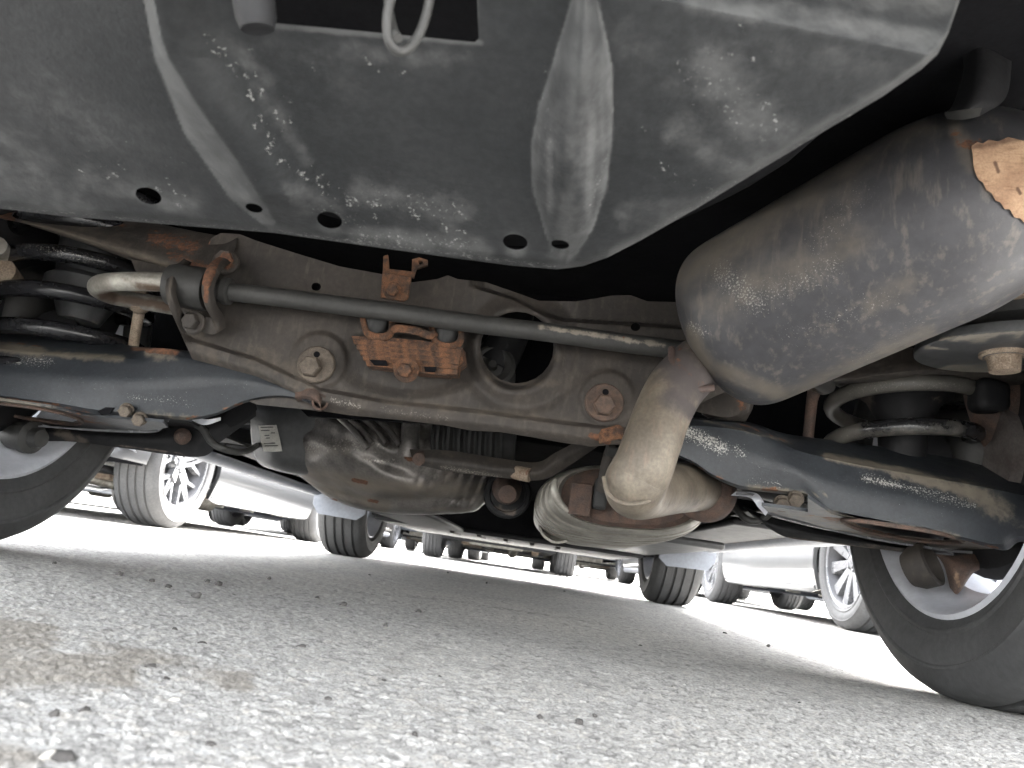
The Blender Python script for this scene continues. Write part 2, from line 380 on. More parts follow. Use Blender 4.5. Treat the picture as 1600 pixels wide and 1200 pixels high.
    e[0].position = 0; e[0].color = (0.199, 0.194, 0.185, 1); e[1].position = 1; e[1].color = (0.530, 0.520, 0.492, 1)
    for p, c in ((.18, (0.294, 0.287, 0.274)), (.5, (0.378, 0.372, 0.355)), (.66, (0.426, 0.405, 0.371)), (.72, (0.407, 0.405, 0.397)), (.9, (0.463, 0.454, 0.430))):
        q = e.new(p); q.color = (*c, 1)
    L.new(at.outputs['Fac'], rp.inputs[0])
    def noi(s, d=4):
        q = nd('ShaderNodeTexNoise'); q.inputs['Scale'].default_value = s; q.inputs['Detail'].default_value = d; L.new(tc.outputs['Object'], q.inputs['Vector']); return q.outputs['Fac']
    def mx(f, a_, c, mode='MIX'):
        q = nd('ShaderNodeMix', data_type='RGBA', blend_type=mode)
        for i_, v in ((0, f), (6, a_), (7, c)):
            if isinstance(v, (int, float)): q.inputs[i_].default_value = v
            elif isinstance(v, tuple): q.inputs[i_].default_value = (*v, 1)
            else: L.new(v, q.inputs[i_])
        return q.outputs[2]
    def mr(s, a_, c, lo=0., hi=1.):
        q = nd('ShaderNodeMapRange', interpolation_type='SMOOTHSTEP')
        for k_, v in zip((1, 2, 3, 4), (a_, c, lo, hi)): q.inputs[k_].default_value = v
        L.new(s, q.inputs[0]); return q.outputs[0]
    def add(a_, c, op='ADD'):
        q = nd('ShaderNodeMath', operation=op)
        for i_, v in enumerate((a_, c)):
            if isinstance(v, (int, float)): q.inputs[i_].default_value = v
            else: L.new(v, q.inputs[i_])
        return q.outputs[0]
    col = mx(1., rp.outputs[0], mx(mr(noi(420, 3), .3, .7), (.74, .74, .74), (1.26, 1.255, 1.24)), 'MULTIPLY')
    col = mx(1., col, mx(mr(noi(1.1, 5), .3, .7), (.9, .9, .91), (1.1, 1.09, 1.07)), 'MULTIPLY')
    s1 = nd('ShaderNodeAttribute', attribute_name='stain').outputs['Fac']; s2 = nd('ShaderNodeAttribute', attribute_name='crack').outputs['Fac']
    f = mr(add(s1, add(add(noi(26, 6), .5, 'SUBTRACT'), 1.6, 'MULTIPLY')), .25, .95, 0, .75)
    col = mx(f, col, mx(mr(noi(150, 5), .35, .65), (.15, .133, .112), (.245, .22, .183)))
    f = mr(add(s2, add(add(noi(70, 6), .5, 'SUBTRACT'), 1.8, 'MULTIPLY')), .45, .8, 0, .8)
    col = mx(f, col, (.10, .10, .10))
    L.new(col, b.inputs['Base Color']); b.inputs['Roughness'].default_value = .8; b.inputs['Specular IOR Level'].default_value = .35
    bp = nd('ShaderNodeBump'); bp.inputs['Strength'].default_value = 1; bp.inputs['Distance'].default_value = .0006
    L.new(noi(650, 3), bp.inputs['Height']); L.new(bp.outputs[0], b.inputs['Normal'])
    me.materials.append(m); return o
build_ground()

m_peb = M('dark_stone', (.03, .028, .026), (.055, .05, .046), 150, .8, bump=.0006, bs=500)
m_peb2 = M('pale_stone', (.42, .4, .36), (.3, .28, .25), 150, .8, bump=.0006, bs=500)
def pebble(px, py, s, label, mat=m_peb, group=None, sd=0):
    rg = random.Random(sd); bm = bmesh.new(); bmesh.ops.create_icosphere(bm, subdivisions=2, radius=1)
    ax = (rg.uniform(.8, 1.3), rg.uniform(.7, 1.1), rg.uniform(.55, .85)); ph = [rg.uniform(0, 6) for _ in range(6)]
    for v in bm.verts:
        c = v.co; k = 1+.22*math.sin(2.3*c.x+ph[0])*math.cos(2.1*c.y+ph[1])+.16*math.sin(3.9*c.z+ph[2]+2*c.x)
        v.co = Vector((c.x*ax[0]*k, c.y*ax[1]*k, c.z*ax[2]*k))*s
    for k in range(3):
        nrm = Vector((rg.uniform(-1, 1), rg.uniform(-1, 1), rg.uniform(-.2, 1))).normalized(); q = s*rg.uniform(.55, .75)
        for v in bm.verts:
            e = v.co.dot(nrm)-q
            if e > 0: v.co -= nrm*e
    V = np.array([v.co for v in bm.verts]); F = [[v.index for v in f.verts] for f in bm.faces]; bm.free(); V = V*.72; s = s*.72
    g = P(px, py, Z=0); V = V+g+A(0, 0, s*.42)
    o = make('pebble', V, F, mat, None, smooth=28); tag(o, label, 'pebble', group); return o
PEB = [(101, 1190, .0062, 'blurred dark brown stone nearest the camera at the bottom left corner', 0),
 (76, 1188, .005, 'blurred cream stone beside the dark stone at the bottom left corner', 1),
 (236, 1046, .0048, 'round dark pebble lying on the sandy brown stain', 0), (259, 1064, .0035, 'small red brown pebble just right of the round dark one on the stain', 0),
 (84, 1120, .0042, 'dark wedge shaped pebble at the front edge of the sandy stain', 0), (131, 1113, .0034, 'dark pebble right of the wedge shaped one below the sandy stain', 0),
 (272, 1097, .0034, 'single white chip standing up below the sandy stain', 1), (330, 1168, .0034, 'dark blurred pebble alone in the left foreground', 0),
 (315, 1009, .0052, 'flat dark pebble at the far right end of the sandy stain', 0), (469, 1014, .0058, 'pale topped grey pebble alone left of the middle foreground', 0),
 (536, 947, .007, 'upright pointed dark pebble beside the crack in the asphalt', 0), (603, 979, .005, 'dark pebble right of and nearer than the upright pointed one', 0),
 (512, 1095, .0036, 'pair forming dark pebble with a brown foot in the middle foreground', 0), (599, 1066, .0034, 'dark pebble in the middle foreground below the crack', 0),
 (648, 1150, .003, 'small brown pebble close to the bottom middle of the picture', 0), (905, 1132, .0044, 'flat dark pebble in the right foreground', 0), (843, 1122, .0032, 'speckled dark pebble left of the flat one in the right foreground', 0),
 (186, 900, .007, 'leftmost of the upright dark pebbles behind the left rear tyre', 0), (237, 909, .006, 'second upright pebble in the scatter behind the left rear tyre', 0),
 (261, 918, .0058, 'nearest low pebble in the scatter behind the left rear tyre', 0), (306, 933, .0075, 'largest chunky pebble in the scatter behind the left rear tyre', 0),
 (341, 915, .0075, 'rightmost pebble in the scatter behind the left rear tyre', 0), (1132, 990, .0065, 'lone dark pebble on the sunlit strip left of the right rear tyre', 0)]
for i, (x, y, s, lb, k) in enumerate(PEB): pebble(x, y, s, lb, m_peb2 if k else m_peb, 'loose pebbles on the asphalt', i)
for i, (x, y, s) in enumerate([(84, 883, .006), (324, 911, .006), (495, 936, .006), (272, 986, .004), (654, 957, .0055), (686, 1061, .003), (882, 925, .009), (760, 912, .008), (929, 1120, .0028), (700, 896, .009), (1000, 1010, .004), (1200, 1010, .005), (420, 905, .006), (577, 900, .007), (1050, 1075, .003), (1250, 1100, .003)]):
    pebble(x, y, s, 'tiny dark stone chip lying loose on the grey asphalt', m_peb, 'tiny loose stone chips', 100+i)

# ------------------------------------------------------------------ the car above the camera
SUV = empty('parked_car', (-.012, 2.385, 0), 'large dark car towering overhead, seen from underneath with its rusty exhaust and suspension', 'car')
def fplane(a, b):
    def f(px, py):
        d = CF[None]*FPX+CR[None]*(px-800)[:, None]+CU[None]*(600-py)[:, None]
        t = (a-CC[2]+b*CC[1])/(d[:, 2]+b*d[:, 1]); return CC[1]+t*d[:, 1]      # z = a - b*y
    return f
# --- rear valance
VB = [(-350, 285), (0, 326), (100, 338), (430, 364), (600, 388), (700, 402), (800, 415), (870, 421), (910, 416), (950, 402), (1000, 376), (1090, 325), (1180, 270), (1280, 210), (1380, 150), (1440, 108), (1465, 85), (1482, 52), (1500, 0), (1540, -140), (1570, -330)]
VT = [(-350, -330), (1572, -334)]
base = fplane(.283+.30*.44, .30)
LX = [(-40, 915), (0, 914), (100, 909), (230, 892), (300, 889), (360, 888), (416, 879)]; LW = [(-40, 8), (0, 20), (50, 34), (100, 47), (170, 59), (230, 64), (300, 57), (360, 38), (395, 20), (416, 0)]
BO = [(-60, 222), (0, 226), (90, 242), (210, 290), (310, 360), (362, 425)]; BI = [(-60, 236), (0, 240), (60, 252), (90, 263), (150, 300), (250, 370), (345, 430), (362, 436)]
def vdepth(px, py):
    Y = base(px, py)
    def it(t, y): a = np.array(t); return np.interp(y, a[:, 0], a[:, 1])
    cx, hw = it(LX, py), np.maximum(it(LW, py), .01); s = np.abs(px-cx)/hw
    h = np.where((s < 1) & (py < 416), .021*np.minimum(1, hw/50)*(1-s**1.5)-.003*np.exp(-(s/.25)**2)*sm(py, 250, 320), 0)
    a, b = it(BO, py), it(BI, py); u = (px-a)/np.maximum(b-a, 1)
    amp = .024*(1-sm(py, 300, 365))
    h += np.where(u < 0, 0, np.where(u < 1, amp*u, amp*np.exp(-((px-b)/75.)**2)))
    cut = py-(10+.205*(px-1090)); s = np.where((px > 960), np.maximum(-cut, 0), 0)
    yb = np.interp(px, [p[0] for p in VB], [p[1] for p in VB])
    edge = np.clip(1-(yb-py)/16, 0, 1)
    return Y-h*.8+np.minimum(s, 260)*.00034+edge**2*.009
WIN = [(340, -120), (372, -20), (380, 8), (395, 30), (412, 38), (430, 36), (560, 48), (742, 66), (748, 60), (741, -120)]
VH = [ell(232, 306, 21, 12, 18), ell(397, 325, 14, 6.5, 14), ell(515, 344, 20, 12.5, 14), ell(805, 378, 19.5, 12, 8), ell(875, 382, 14.5, 6.8, 8)]
val = sheet('rear_valance', -350, 1570, 560, VB, VT, 220, vdepth, m_plastic, SUV, VH+[WIN], thick=.0032)
paint(val, 'dirt_and_light', [(905, -20, 890, 240, 30, .62), (858, 220, 860, 330, 16, .75), (925, 180, 920, 340, 20, .7), (890, 300, 880, 410, 46, .62), (940, 150, 945, 300, 14, .6), (845, 160, 838, 300, 10, .6),
  (400, 325, 425, 355, 16, .62),
  (-60, 240, 120, 330, 90, .45), (140, 280, 300, 320, 50, .55), (215, 300, 280, 322, 28, .72), (0, 210, 60, 260, 60, .5), (60, 140, 230, 240, 110, .34),
  (515, 344, 520, 350, 38, .7), (805, 380, 806, 388, 33, .72), (450, 300, 520, 330, 60, .45), (560, 300, 720, 330, 50, .55), (560, 370, 740, 385, 40, .7), (700, 360, 760, 400, 34, .6),
  (340, 55, 420, 130, 34, .5), (400, 130, 480, 250, 28, .5), (440, 60, 560, 140, 60, .36), (540, 80, 720, 95, 40, .42), (420, 40, 750, 66, 12, .9), (744, -10, 744, 66, 7, .9), (630, 80, 650, 95, 22, .6),
  (1110, 100, 1200, 210, 95, .62), (1060, 200, 1150, 270, 60, .55), (1200, 60, 1380, 110, 60, .4), (1180, 260, 1460, 90, 22, .5), (960, 400, 1180, 270, 30, .5), (980, 330, 1060, 330, 60, .48), (980, 60, 1060, 130, 60, .36),
  (1090, 5, 1460, 60, 46, .62), (1300, -60, 1460, -20, 120, .6), (-340, 100, -200, 260, 160, .4)])  # top-right strokes paint the sky light on the upturned part into the colour
FLK = []
for (xa, ya, xb, yb, nfl, sp) in ((320, 55, 400, 140, 26, 16), (385, 130, 440, 250, 26, 18), (430, 170, 480, 215, 12, 10), (440, 240, 520, 305, 20, 16), (360, 30, 560, 130, 16, 50), (560, 60, 640, 110, 10, 30), (470, 290, 730, 350, 40, 30), (560, 365, 740, 388, 40, 12), (1080, 90, 1230, 230, 46, 45), (1020, 260, 1120, 300, 18, 30), (120, 250, 300, 320, 24, 30)):
    for _ in range(int(nfl*.65)):
        t = random.random(); x = xa+(xb-xa)*t+random.gauss(0, sp*.6); y = ya+(yb-ya)*t+random.gauss(0, sp*.6); FLK.append((x, y, x+random.uniform(-4, 14), y+random.uniform(-4, 20), random.uniform(4, 9), random.uniform(.5, 1.0)))
vv = wpos(val); xx, yy = proj(vv); av = val.data.attributes['dirt_and_light']; dv_ = np.empty(len(xx), np.float32); av.data.foreach_get('value', dv_)
def itp(t, y): a = np.array(t); return np.interp(y, a[:, 0], a[:, 1])
dv_ *= .88
s_ = np.abs(xx-itp(LX, yy))/np.maximum(itp(LW, yy), .01); dv_ = np.maximum(dv_, np.where((s_ < 1) & (yy < 416), .38+.26*sm(s_, .78, 1)+.14*np.exp(-(s_/.25)**2)*(1-sm(yy, 120, 190)), 0))
u_ = (xx-itp(BO, yy))/np.maximum(itp(BI, yy)-itp(BO, yy), 1); dv_ = np.maximum(dv_, np.where((u_ > -.05) & (u_ < 1) & (yy < 362), .58-.2*u_, 0)); dv_ = np.where((u_ >= 1) & (u_ < 1.9) & (yy < 350), dv_*.6, dv_)  # blade facet paler, slope past its crest darker: tilt shading put into the colour
av.data.foreach_set('value', dv_.astype(np.float32))
paint(val, 'speck', FLK+[ (560, 370, 740, 385, 34, .55), (560, 300, 720, 330, 40, .5), (500, 330, 560, 350, 40, .5), (60, 180, 400, 300, 60, .3),
  (1100, 120, 1200, 200, 80, .45), (430, 362, 870, 418, 10, .75), (0, 324, 430, 362, 8, .7), (1000, 372, 1380, 150, 10, .55), (640, 20, 1300, 350, 60, .25), (850, 100, 860, 330, 16, .5), (920, 330, 950, 240, 16, .5)])
# --- what closes the space above: boot floor, bumper inside
def slab(name, pts, mat, z2, bev=.01): return plate(name, pts, (0, 0, z2), mat, SUV, bev=bev)
box('cabin_sun_blocker', (0, 2.9, .64), (1.7, 3.2, .04), m_void, SUV, .01)  # unseen slab added to stop sun leaking through to the ground
slab('boot_floor', [(-.86, .16, .60), (.86, .16, .60), (.86, 1.45, .60), (-.86, 1.45, .60)], m_void, .03)
lathe('spare_wheel_well', (-.05, .52, .60), (0, 0, -1), [(.38, 0), (.37, .10), (.34, .125), (.1, .13), (0, .12)], m_void, SUV, 40)
plate('bumper_beam', [(-.6, .30, .50), (.6, .30, .50), (.6, .30, .58), (-.6, .30, .58)], (0, .05, 0), m_void, SUV)
# tow eyes in the cut-out
o = lathe('rubber_grommet', P(397, 4, Y=.262), (.25, .35, -1), [(.004, .010), (.007, .011), (.0085, .006), (.009, -.01), (.0092, -.03), (0, -.03)], m_black, SUV, 28)
th = np.linspace(0, 2*np.pi, 32, endpoint=False); c = P(645, -12, Y=.262)
tube('tow_eye', c+np.stack([.0060*np.cos(th)*(1-.35*np.sin(th)), .006*np.cos(th)-.004*np.sin(th), .026*np.sin(th)-.0], 1)@np.array([[1, 0, 0], [0, 1, 0], [.12, 0, 1]]), .0021, m_bar, SUV, 12, closed=True)
tube('tow_eye_rod', PP([(600, -90, .30), (606, 0, .285), (614, 45, .266), (622, 60, .262)]), .002, m_bar, SUV, 12, n=20)

plate('added_bumper_blocker', [(-.80, -.02, .425), (.80, -.02, .425), (.80, .18, .425), (-.80, .18, .425)], (0, 0, .01), m_void, SUV)  # unseen plate added to cut the daylight reaching the near ground
# --- subframe
ST = [(200, 412), (262, 415), (285, 404), (318, 396), (330, 372), (345, 364), (375, 366), (400, 376), (470, 398), (530, 416), (595, 428), (645, 441), (683, 436), (700, 430), (715, 436), (760, 441), (797, 454), (842, 470), (900, 471), (955, 462), (985, 461), (1012, 471), (1160, 474)]
SB = [(200, 430), (255, 460), (280, 516), (300, 560), (340, 606), (400, 632), (500, 642), (547, 649), (620, 656), (690, 664), (737, 673), (780, 675), (830, 683), (880, 692), (925, 698), (945, 696), (1000, 692), (1050, 650), (1160, 600)]
FL = [(200, 500), (400, 560), (500, 607), (600, 626), (750, 642), (900, 662), (1160, 690)]
def sdepth(px, py):
    fl = np.interp(px, *np.array(FL).T); tb = 470+(px-300)*.145
    Y = .955+.012*sm(tb-py, 0, 40)-.012*sm(py-fl, -3, 5)+.02*sm(py-fl, 16, 40)
    Y += .010*sm(1-np.hypot((px-640)/130, (py-565)/62), 0, .35)               # pressed recess behind the damper
    r = np.hypot(px-808, py-548)
    Y += -.006*np.exp(-((r-66)/9)**2)+.014*sm(62-r, 0, 8)+.005*np.exp(-((np.hypot(px-815, py-545)-92)/10)**2)
    for bx, by in ((495, 566), (945, 626)):
        r = np.hypot(px-bx-4, py-by+3); Y += -.006*(1-sm(r, 38, 48))
    st = np.interp(px, [737, 800, 850, 880, 1160], [450, 468, 494, 503, 520]); Y += np.where(px > 730, .03*sm(st-py, 0, 6)*sm(px, 730, 760), 0)
    Y += .03*(1-sm(px, 255, 300))
    return Y
sub = sheet('subframe', 258, 1150, 300, SB, ST, 110, sdepth, m_grime, SUV, [ell(808, 543, 57, 56), ell(494, 448, 7.5, 6.5), ell(993, 511, 7.5, 6.5), ell(354, 389, 6.5, 5)], thick=.012)
paint(sub, 'dirt_and_light', [(400, 560, 480, 600, 60, .4), (600, 626, 900, 660, 16, .45), (760, 590, 870, 600, 20, .4), (820, 590, 870, 560, 24, .4), (300, 500, 330, 560, 30, .4)])
paint(sub, 'rust', [(318, 396, 325, 370, 12, .9), (330, 400, 345, 415, 14, .7), (925, 680, 950, 690, 12, .8), (262, 415, 290, 405, 8, .5)])
paint(sub, 'speck', [(600, 640, 700, 655, 14, .6), (520, 625, 560, 635, 14, .8), (820, 480, 900, 500, 20, .3)])
# back wall of the subframe box, seen through the big hole
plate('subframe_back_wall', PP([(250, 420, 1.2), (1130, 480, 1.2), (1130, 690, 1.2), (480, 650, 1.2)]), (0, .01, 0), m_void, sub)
o = lathe('pivot_bush', P(770, 572, Y=1.06), (0, -1, .1), [(.034, -.05), (.034, 0), (.028, .004), (.018, .001), (.016, -.004), (.007, -.003), (.006, .01), (0, .01)], m_bar, sub, 28)
tube('pivot_arm', PP([(770, 572, 1.09), (800, 520, 1.09), (812, 480, 1.09)]), [.035, .028, .025], m_black, sub, 14, n=12)
# left rail of the subframe
leg = rails('side_rail', [[(-80, 298, 1.05), (0, 314, 1.04), (120, 330, 1.03), (210, 343, 1.02), (330, 366, .99), (372, 372, .965)], [(-80, 318, .99), (0, 332, .985), (120, 352, .98), (210, 370, .975), (320, 394, .955), (362, 400, .95)],
  [(-80, 330, .975), (20, 345, .975), (120, 374, .97), (210, 403, .965), (280, 424, .955), (330, 435, .95)], [(-80, 330, 1.10), (20, 347, 1.10), (120, 376, 1.10), (210, 410, 1.10), (280, 434, 1.08), (330, 450, 1.0)]], m_grime, sub, n=60, m=8)
paint(leg, 'dirt_and_light', [(40, 350, 260, 420, 26, .75), (100, 350, 200, 380, 30, .4)]); paint(leg, 'rust', [(150, 345, 200, 350, 30, .45), (240, 372, 300, 385, 36, .56), (0, 325, 15, 345, 20, .9), (270, 400, 330, 420, 22, .55)])
lug = rails('shock_lug', [[(205, 405, .96), (240, 412, .955), (300, 430, .95)], [(212, 425, .955), (250, 435, .95), (300, 445, .945)]], m_grime, sub, n=14, m=4, thick=.02)
m_redbolt = M('red_brown_bolt', (.11, .07, .05), (.065, .046, .037), 120, .75, rust=True, bump=.0005, bs=300, mott=.3)
# eccentric bolts
for bx, by, k in ((494, 570, 0), (944, 629, 1)):
    c = P(bx, by, Y=.946)
    o = lathe('cam_washer', c, (0, -1, .02), [(.0255, -.004), (.0255, .002), (.024, .0035), (0, .0035)], m_redbolt if k else m_bolt, sub, 36); paint(o, 'rust', [(bx, by, bx, by, 40, .36)])
    lathe('washer_mark', c+A(-.001+.001*k, -.0036, .0135), (0, -1, 0), [(.0042, -.002), (.0042, .0004), (0, .0004)], m_void, sub, 16)
    o2 = hexbolt('hex_bolt', c+A(-.0035 if not k else 0, -.003, -.0055), (0, -1, 0), .0145, m_redbolt if k else m_bolt, sub); paint(o2, 'rust', [(bx, by, bx, by, 40, .3)])
# torn rusty seam ends on the lower flange
for pts, nm in (([(463, 605, .952), (480, 603, .945), (497, 611, .94), (503, 622, .94)], 0), ([(935, 672, .945), (950, 668, .94), (966, 664, .94), (974, 668, .945)], 1)):
    q = [list(a) for a in pts]; r2 = [(x-2+3*nm, y+15+6*nm, d-.006) for x, y, d in q]; r3 = [(x+2, y+23-3*nm, d+.01) for x, y, d in q]
    o = rails('seam_tab', [q, r2, r3], m_dullrust if nm == 0 else m_rust, sub, n=14, m=4, thick=.006)
lathe('seam_tube_end', P(500, 628, Y=.942), (.3, -1, -.1), [(.011, -.03), (.011, 0), (.008, 0), (.008, -.02), (0, -.02)], m_dullrust, sub, 20)

# --- anti-roll bar
bar_pts = PP([(262, 441, .902), (300, 448, .9), (350, 455, .9), (430, 464, .9), (530, 477, .9), (630, 490, .898), (700, 500, .897), (760, 508, .896), (860, 520, .896), (960, 534, .896), (1047, 545, .897), (1110, 555, .9), (1200, 570, .91), (1262, 585, .93), (1290, 600, .98), (1286, 604, 1.06)])
bar = tube('anti_roll_bar', bar_pts, .0122, m_bar, SUV, 20, n=150)
paint(bar, 'dirt_and_light', [(840, 510, 1040, 540, 12, .6), (480, 468, 800, 505, 8, .3)]); paint(bar, 'rust', [(880, 516, 980, 530, 8, .42)])
end = tube('bar_end', PP([(300, 447, .905), (255, 441, .905), (205, 440, .905), (172, 441, .908), (153, 446, .925), (158, 455, .955), (185, 465, .985), (240, 474, 1.0), (275, 480, 1.01)]), [.0125, .0128, .0128, .0128, .0128, .0122, .0122, .012, .012], m_silver, bar, 20, n=70)
paint(end, 'dirt_and_light', [(215, 447, 255, 452, 12, .75), (160, 462, 280, 482, 15, .9), (190, 435, 205, 440, 9, .5)])
o = lathe('stop_collar', P(343, 454, Y=.9), bar_pts[3]-bar_pts[2], [(.0135, -.009), (.0155, -.007), (.0155, .004), (.018, .006), (.018, .014), (.0155, .016), (.0125, .016)], m_bar, bar, 28); paint(o, 'dirt_and_light', [(352, 455, 352, 465, 14, .45)])
ax = bar_pts[2]-bar_pts[1]; cb = P(297, 449, Y=.902)
lathe('rubber_bush', cb, ax, [(.016, -.028), (.027, -.026), (.0285, -.02), (.0285, .02), (.027, .026), (.016, .028)], m_bar, bar, 32)
for (L1, L2, rust) in (([(287, 404, .93), (266, 424, .885), (258, 452, .868), (266, 484, .882), (280, 512, .915), (288, 522, .93)], [(300, 410, .935), (282, 428, .887), (275, 453, .872), (281, 478, .885), (292, 498, .92), (300, 508, .935)], 0),
                       ([(350, 396, .93), (326, 414, .88), (315, 446, .864), (320, 478, .878), (335, 506, .915), (332, 526, .93)], [(368, 404, .935), (346, 424, .882), (335, 450, .868), (338, 474, .88), (350, 494, .918), (352, 512, .935)], 1)):
    o = rails('clamp_rib', [L1, [tuple((a+b)/2-(.006 if i == 2 else 0) for i, (a, b) in enumerate(zip(p, q))) for p, q in zip(L1, L2)], L2], m_grime, bar, n=40, m=5, thick=.012)
    if rust: paint(o, 'rust', [(340, 400, 322, 440, 16, .95), (322, 440, 322, 470, 9, .75)])
    paint(o, 'dirt_and_light', [(270, 420, 262, 480, 8, .5), (330, 500, 345, 520, 14, .4)])
o = rails('clamp_foot', [[(282, 505, .925), (300, 512, .92), (325, 522, .92), (338, 520, .925)], [(280, 480, .915), (300, 490, .912), (325, 496, .912), (340, 494, .915)]], m_grime, bar, n=14, m=4, thick=.02)
hexbolt('clamp_bolt', P(301, 503, Y=.908), (-.1, -1, -.15), .0115, m_grime, bar, washer=.016)
o = hexbolt('clamp_bolt', P(352, 408, Y=.925), (.1, -1, .1), .013, m_grime, bar, washer=.018); paint(o, 'rust', [(352, 408, 352, 408, 30, .9)])
for i, pts in enumerate(([(217, 470, 1.0), (218, 482, 1.02), (213, 512, 1.04), (208, 545, 1.06), (203, 600, 1.07)], [(1278, 596, 1.05), (1270, 620, 1.06), (1266, 650, 1.07), (1262, 690, 1.08), (1258, 720, 1.09)])):
    o = tube('drop_link', PP(pts), [.013, .0085, .0078, .0078, .008], m_tan if i == 0 else m_dullrust, SUV, 14, n=24)
    lathe('link_ball', P(*pts[0][:2], Y=pts[0][2]-.002), (.2, -1, .1), [(.008, -.02), (.016, -.012), (.0175, 0), (.014, .009), (.0, .011)], m_tan if i == 0 else m_bolt, o, 20)

# --- mass damper
dmp = make('mass_damper', *thicken(PP([(549, 525, .915), (600, 527, .912), (660, 532, .91), (722, 543, .908), (724, 566, .905), (697, 587, .90), (650, 582, .90), (578, 568, .905), (560, 545, .91)]), [tuple(range(9))], A(0, .045, .006)), m_rust, SUV, smooth=0)
for k in range(5):       # stacked plates, each a lip of its own
    a = PP([(551+k*5, 529+k*8.5, .909-k*.0012), (640+k*3, 536+k*8.8, .905-k*.0012), (720-k*1.2, 547+k*7.8, .903-k*.0012)]); b = PP([(553+k*5, 537.2+k*8.5, .9085-k*.0012), (640+k*3, 544.4+k*8.8, .9045-k*.0012), (720-k*1.5, 554.8+k*7.6, .9025-k*.0012)])
    V = np.vstack([cr(a, 16), cr(b, 16)]); V[:, 1] += .0016*np.array([random.uniform(-1, 1) for _ in range(32)]); F = [(i, i+1, 17+i, 16+i) for i in range(15)]
    make('damper_plate', *thicken(V, F, A(0, .03, .002)), m_rust, dmp, smooth=25)
hb = hexbolt('damper_bolt', P(634, 578, Y=.893), (0, -1, -.35), .0095, m_rust, dmp, washer=.0165)
plate('damper_slot', PP([(577, 562, .8995), (603, 563, .899), (606, 571, .898), (584, 570, .899)]), (0, .003, 0), m_void, dmp)
plate('damper_slot', PP([(663, 573, .8965), (682, 573, .896), (680, 581, .895), (664, 580, .896)]), (0, .003, 0), m_void, dmp)
o = plate('damper_bracket', PP([(597, 424, .918), (643, 432, .916), (637, 466, .912), (630, 470, .912), (594, 464, .914)]), (0, .006, 0), m_rust, dmp, bev=.002)
hexbolt('bracket_bolt', P(614, 455, Y=.912), (0, -1, -.1), .0085, m_rust, dmp, washer=.0125)
V = PP([(599, 400, .935), (606, 398, .935), (608, 420, .925), (643, 424, .925), (644, 405, .93), (655, 402, .93), (668, 406, .93), (668, 414, .93), (650, 420, .925), (646, 434, .92), (598, 426, .922)])
plate('bracket_ear', V, (0, .005, 0), m_rust, dmp, holes=[PP([(653, 408, .93), (659, 407, .93), (662, 411, .93), (656, 414, .93)])])
for x, y in ((588, 510), (696, 525)):
    c = P(x, y, Y=.93); lathe('rubber_mount', c, (.15, -.1, 1), [(.012, -.016), (.0165, -.012), (.0175, 0), (.0165, .012), (.012, .016)], m_rubber, dmp, 20)
    tube('mount_strap', PP([(x-22, y-16, .925), (x-16, y+8, .912), (x-4, y+16, .908), (x+14, y+16, .908), (x+24, y+6, .915), (x+24, y-18, .925)]), .0026, m_rust, dmp, 8, n=24, flat=2.)
tube('mount_strap', PP([(610, 517, .915), (622, 513, .91), (650, 517, .91), (672, 524, .91), (680, 520, .915)]), .0028, m_rust, dmp, 8, n=20, flat=2.)

# --- muffler: an oval drum lying across the car behind the axle
Q0, Q1 = P(1093, 536, Y=.842), P(1680, 238, Y=.600); axl = np.linalg.norm(Q1-Q0); axd = (Q1-Q0)/axl
c0_, c1_ = .072, .13; u_ = np.concatenate([c0_*(1-np.cos(np.linspace(.12, np.pi/2, 40))), np.linspace(c0_, axl-c1_, 92)[1:-1], axl-c1_*(1-np.cos(np.linspace(np.pi/2, .12, 50)))])
rad_ = .1005*np.where(u_ < c0_, (1-(1-u_/c0_)**3.1)**(1/2.3), np.where(u_ > axl-c1_, (1-np.maximum(1-(axl-u_)/c1_, 0)**2.2)**(1/2.2), 1))
mq = np.hstack([Q0+axd*u_[:, None], rad_[:, None]]); T = np.repeat(axd[None], len(mq), 0)
V = []; th = np.linspace(0, 2*np.pi, 112, endpoint=False)
for i in range(len(mq)):
    b = np.cross(T[i], A(0, 1, 0)); b /= np.linalg.norm(b); a = np.cross(b, T[i])
    V.append(mq[i, :3]+mq[i, 3]*(.90*np.cos(th)[:, None]*a+1.0*np.sin(th)[:, None]*b))
V = np.vstack(V); F = grid_faces(len(mq), 112, False, True)+[tuple(range(112)), tuple(179*112+i for i in range(112))]; vv0 = V.copy()
muf = make('muffler', V, F, m_muffler, SUV, smooth=180)
paint(muf, 'dirt_and_light', [(1065, 420, 1330, 230, 90, .55), (1120, 470, 1330, 380, 60, .42), (1330, 210, 1440, 200, 60, .5), (1080, 520, 1110, 580, 26, .75), (1110, 570, 1230, 620, 26, .66), (1230, 620, 1450, 520, 30, .45), (1330, 300, 1260, 420, 50, .4), (1360, 480, 1420, 440, 40, .45)])
paint(muf, 'speck', [(1130, 430, 1180, 470, 60, .72), (1180, 470, 1300, 420, 60, .6), (1280, 380, 1350, 300, 70, .5), (1080, 510, 1100, 520, 26, .75), (1240, 520, 1380, 470, 60, .5), (1340, 560, 1440, 500, 40, .45)])
paint(muf, 'dirt_and_light', [(1065, 420, 1330, 230, 100, .62), (1120, 470, 1330, 380, 70, .45), (1330, 210, 1440, 200, 60, .55), (1080, 520, 1110, 580, 26, .75), (1110, 570, 1230, 620, 26, .66), (1230, 620, 1450, 520, 34, .5), (1330, 300, 1260, 420, 50, .42), (1360, 480, 1420, 440, 40, .48), (1490, 190, 1520, 260, 30, .6)])
